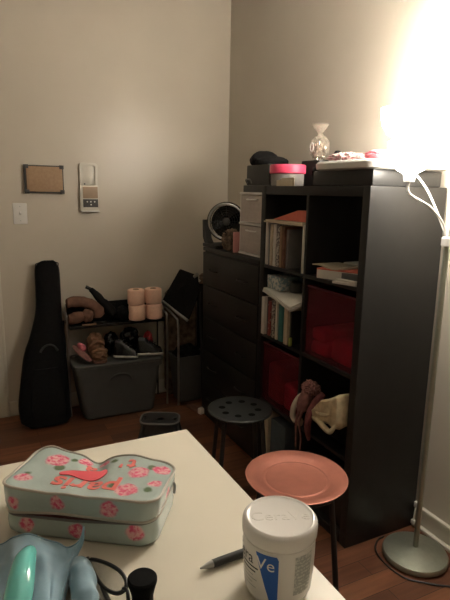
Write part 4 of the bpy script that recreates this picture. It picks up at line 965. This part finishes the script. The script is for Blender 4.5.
def clothpt(u, v):
    p = cols[min(nx, int(round(u*nx)))][min(ny, int(round(v*ny)))]
    z = p.z+.0022*math.sin(u*23+v*9)*min(1, v*3)+.003*noise.noise(V(u*9, v*7, 3))
    return V(p.x, p.y, max(z, TZ+.0025))
a = [[q.verts.new(clothpt(i/nx, j/ny)) for j in range(ny+1)] for i in range(nx+1)]
for i in range(nx):
    for j in range(ny): q.faces.new((a[i][j], a[i+1][j], a[i+1][j+1], a[i][j+1]))
bl_ = thing('mesh_cloth', (.80, -1.27, TZ), 'crumpled pale blue mesh cloth in the lower left corner of the table', 'cloth')
ob = obj('cloth_sheet', q, M['bluemesh'], bl_)
sm = ob.modifiers.new('s', 'SOLIDIFY'); sm.thickness = .0012
g = B(); tube(g, [clothpt(i/nx, 0)+V(0, 0, .0006) for i in range(0, nx+1)], .0013, 6, 0); tube(g, [clothpt(1, j/ny)+V(0, 0, .0006) for j in range(0, ny+1)], .0013, 6, 0); obj('hem', g, M['bluemesh'], bl_)
g = B(); tube(g, [(.829,-1.210,.935), (.840,-1.211,.938), (.860,-1.211,.9395), (.880,-1.213,.9395), (.905,-1.217,.937), (.925,-1.221,.934)], [.006, .0125, .0165, .017, .0165, .010], 24, 8)
for v in g.verts: v.co += Vector((0, noise.noise(v.co*60)*.003, noise.noise(v.co*50)*.002)); v.co.z = max(v.co.z, TZ+.001)
tag(obj('blue_pouch', g, M['bluemesh']), 'rounded blue bundle at the right end of the mesh cloth', 'pouch')
hd = thing('hairbrush', (.87, -1.30, TZ), 'glossy turquoise curved handle of a brush leaning over the blue cloth', 'brush')
g = B(); tube(g, [(.8480,-1.2735,.982), (.8740,-1.2810,.990), (.9040,-1.2880,.990), (.9310,-1.2960,.980), (.9600,-1.3080,.962), (.985,-1.330,.94)], [.0100, .0138, .0155, .0160, .015, .012], 20, 8)
blob(g, (.8490, -1.2740, .9825), (.0101, .0101, .0101), 0, 1, 0, 3)
obj('handle', g, M['turq'], hd)
g = B(); blob(g, (1.005, -1.355, TZ+.019), (.04, .03, .0185), 0, 1, 0, 3); obj('brush_head', g, M['turq'], hd)
g = B(); blob(g, (.862, -1.335, TZ+.016), (.022, .018, .0155), .2, 4, 2, floor=TZ+.001); tag(obj('scrunchie', g, M['brownpat']), 'small dark patterned scrunchie at the left edge beside the turquoise handle', 'scrunchie')

# ------------------------------------------------------------------ unseen fill lamp, added behind the camera to brighten the near side
cl = thing('fill_lamp', (1.5, -1.9, H), 'round unseen fill lamp added on the ceiling behind the viewer', 'lamp')
g = B(); lathe(g, [(0, H-.002), (.16, H-.002), (.165, H-.02), (.16, H-.03), (0, H-.03)], 1.5, -1.9, 40); obj('mount', g, M['white'], cl)
M['glow'] = mat('fill_lamp_glow', (.9, .9, .88), .5, emit=(1, .86, .66), strength=1.5)  # weak warm emission, added fill for surfaces facing the camera
g = B(); lathe(g, [(.15, H-.0305), (.15, H-.05), (.12, H-.08), (.06, H-.095), (0, H-.10)], 1.5, -1.9, 40); obj('diffuser', g, M['glow'], cl)

for o in bpy.data.objects:
    if 'wo' in o: del o['wo']
# ------------------------------------------------------------------ camera
f, pi_, ro, ya = 523.709, .20434964, .0181636, 1.10756
F = V(-math.sin(ya)*math.cos(pi_), math.cos(ya)*math.cos(pi_), -math.sin(pi_))
r0_ = V(math.cos(ya), math.sin(ya), 0); u0_ = r0_.cross(F)
Rr = r0_*math.cos(ro)+u0_*math.sin(ro); Uu = -r0_*math.sin(ro)+u0_*math.cos(ro)
cd = bpy.data.cameras.new('camera'); co = bpy.data.objects.new('camera', cd); C.objects.link(co)
mt = Matrix((Rr, Uu, -F)).transposed().to_4x4(); mt.translation = V(1.4868, -1.3181, 1.4411)
co.matrix_world = mt
cd.sensor_fit = 'HORIZONTAL'; cd.sensor_width = 36; cd.lens = f/450*36; cd.clip_start = .02
sc = bpy.context.scene; sc.camera = co
wd = bpy.data.worlds.new('world'); sc.world = wd; wd.use_nodes = True
wd.node_tree.nodes['Background'].inputs['Color'].default_value = (1, .9, .8, 1); wd.node_tree.nodes['Background'].inputs['Strength'].default_value = 0
sc.view_settings.view_transform = 'Standard'; sc.view_settings.look = 'None'; sc.view_settings.exposure = 0; sc.view_settings.gamma = 1
sc.view_settings.use_curve_mapping = False
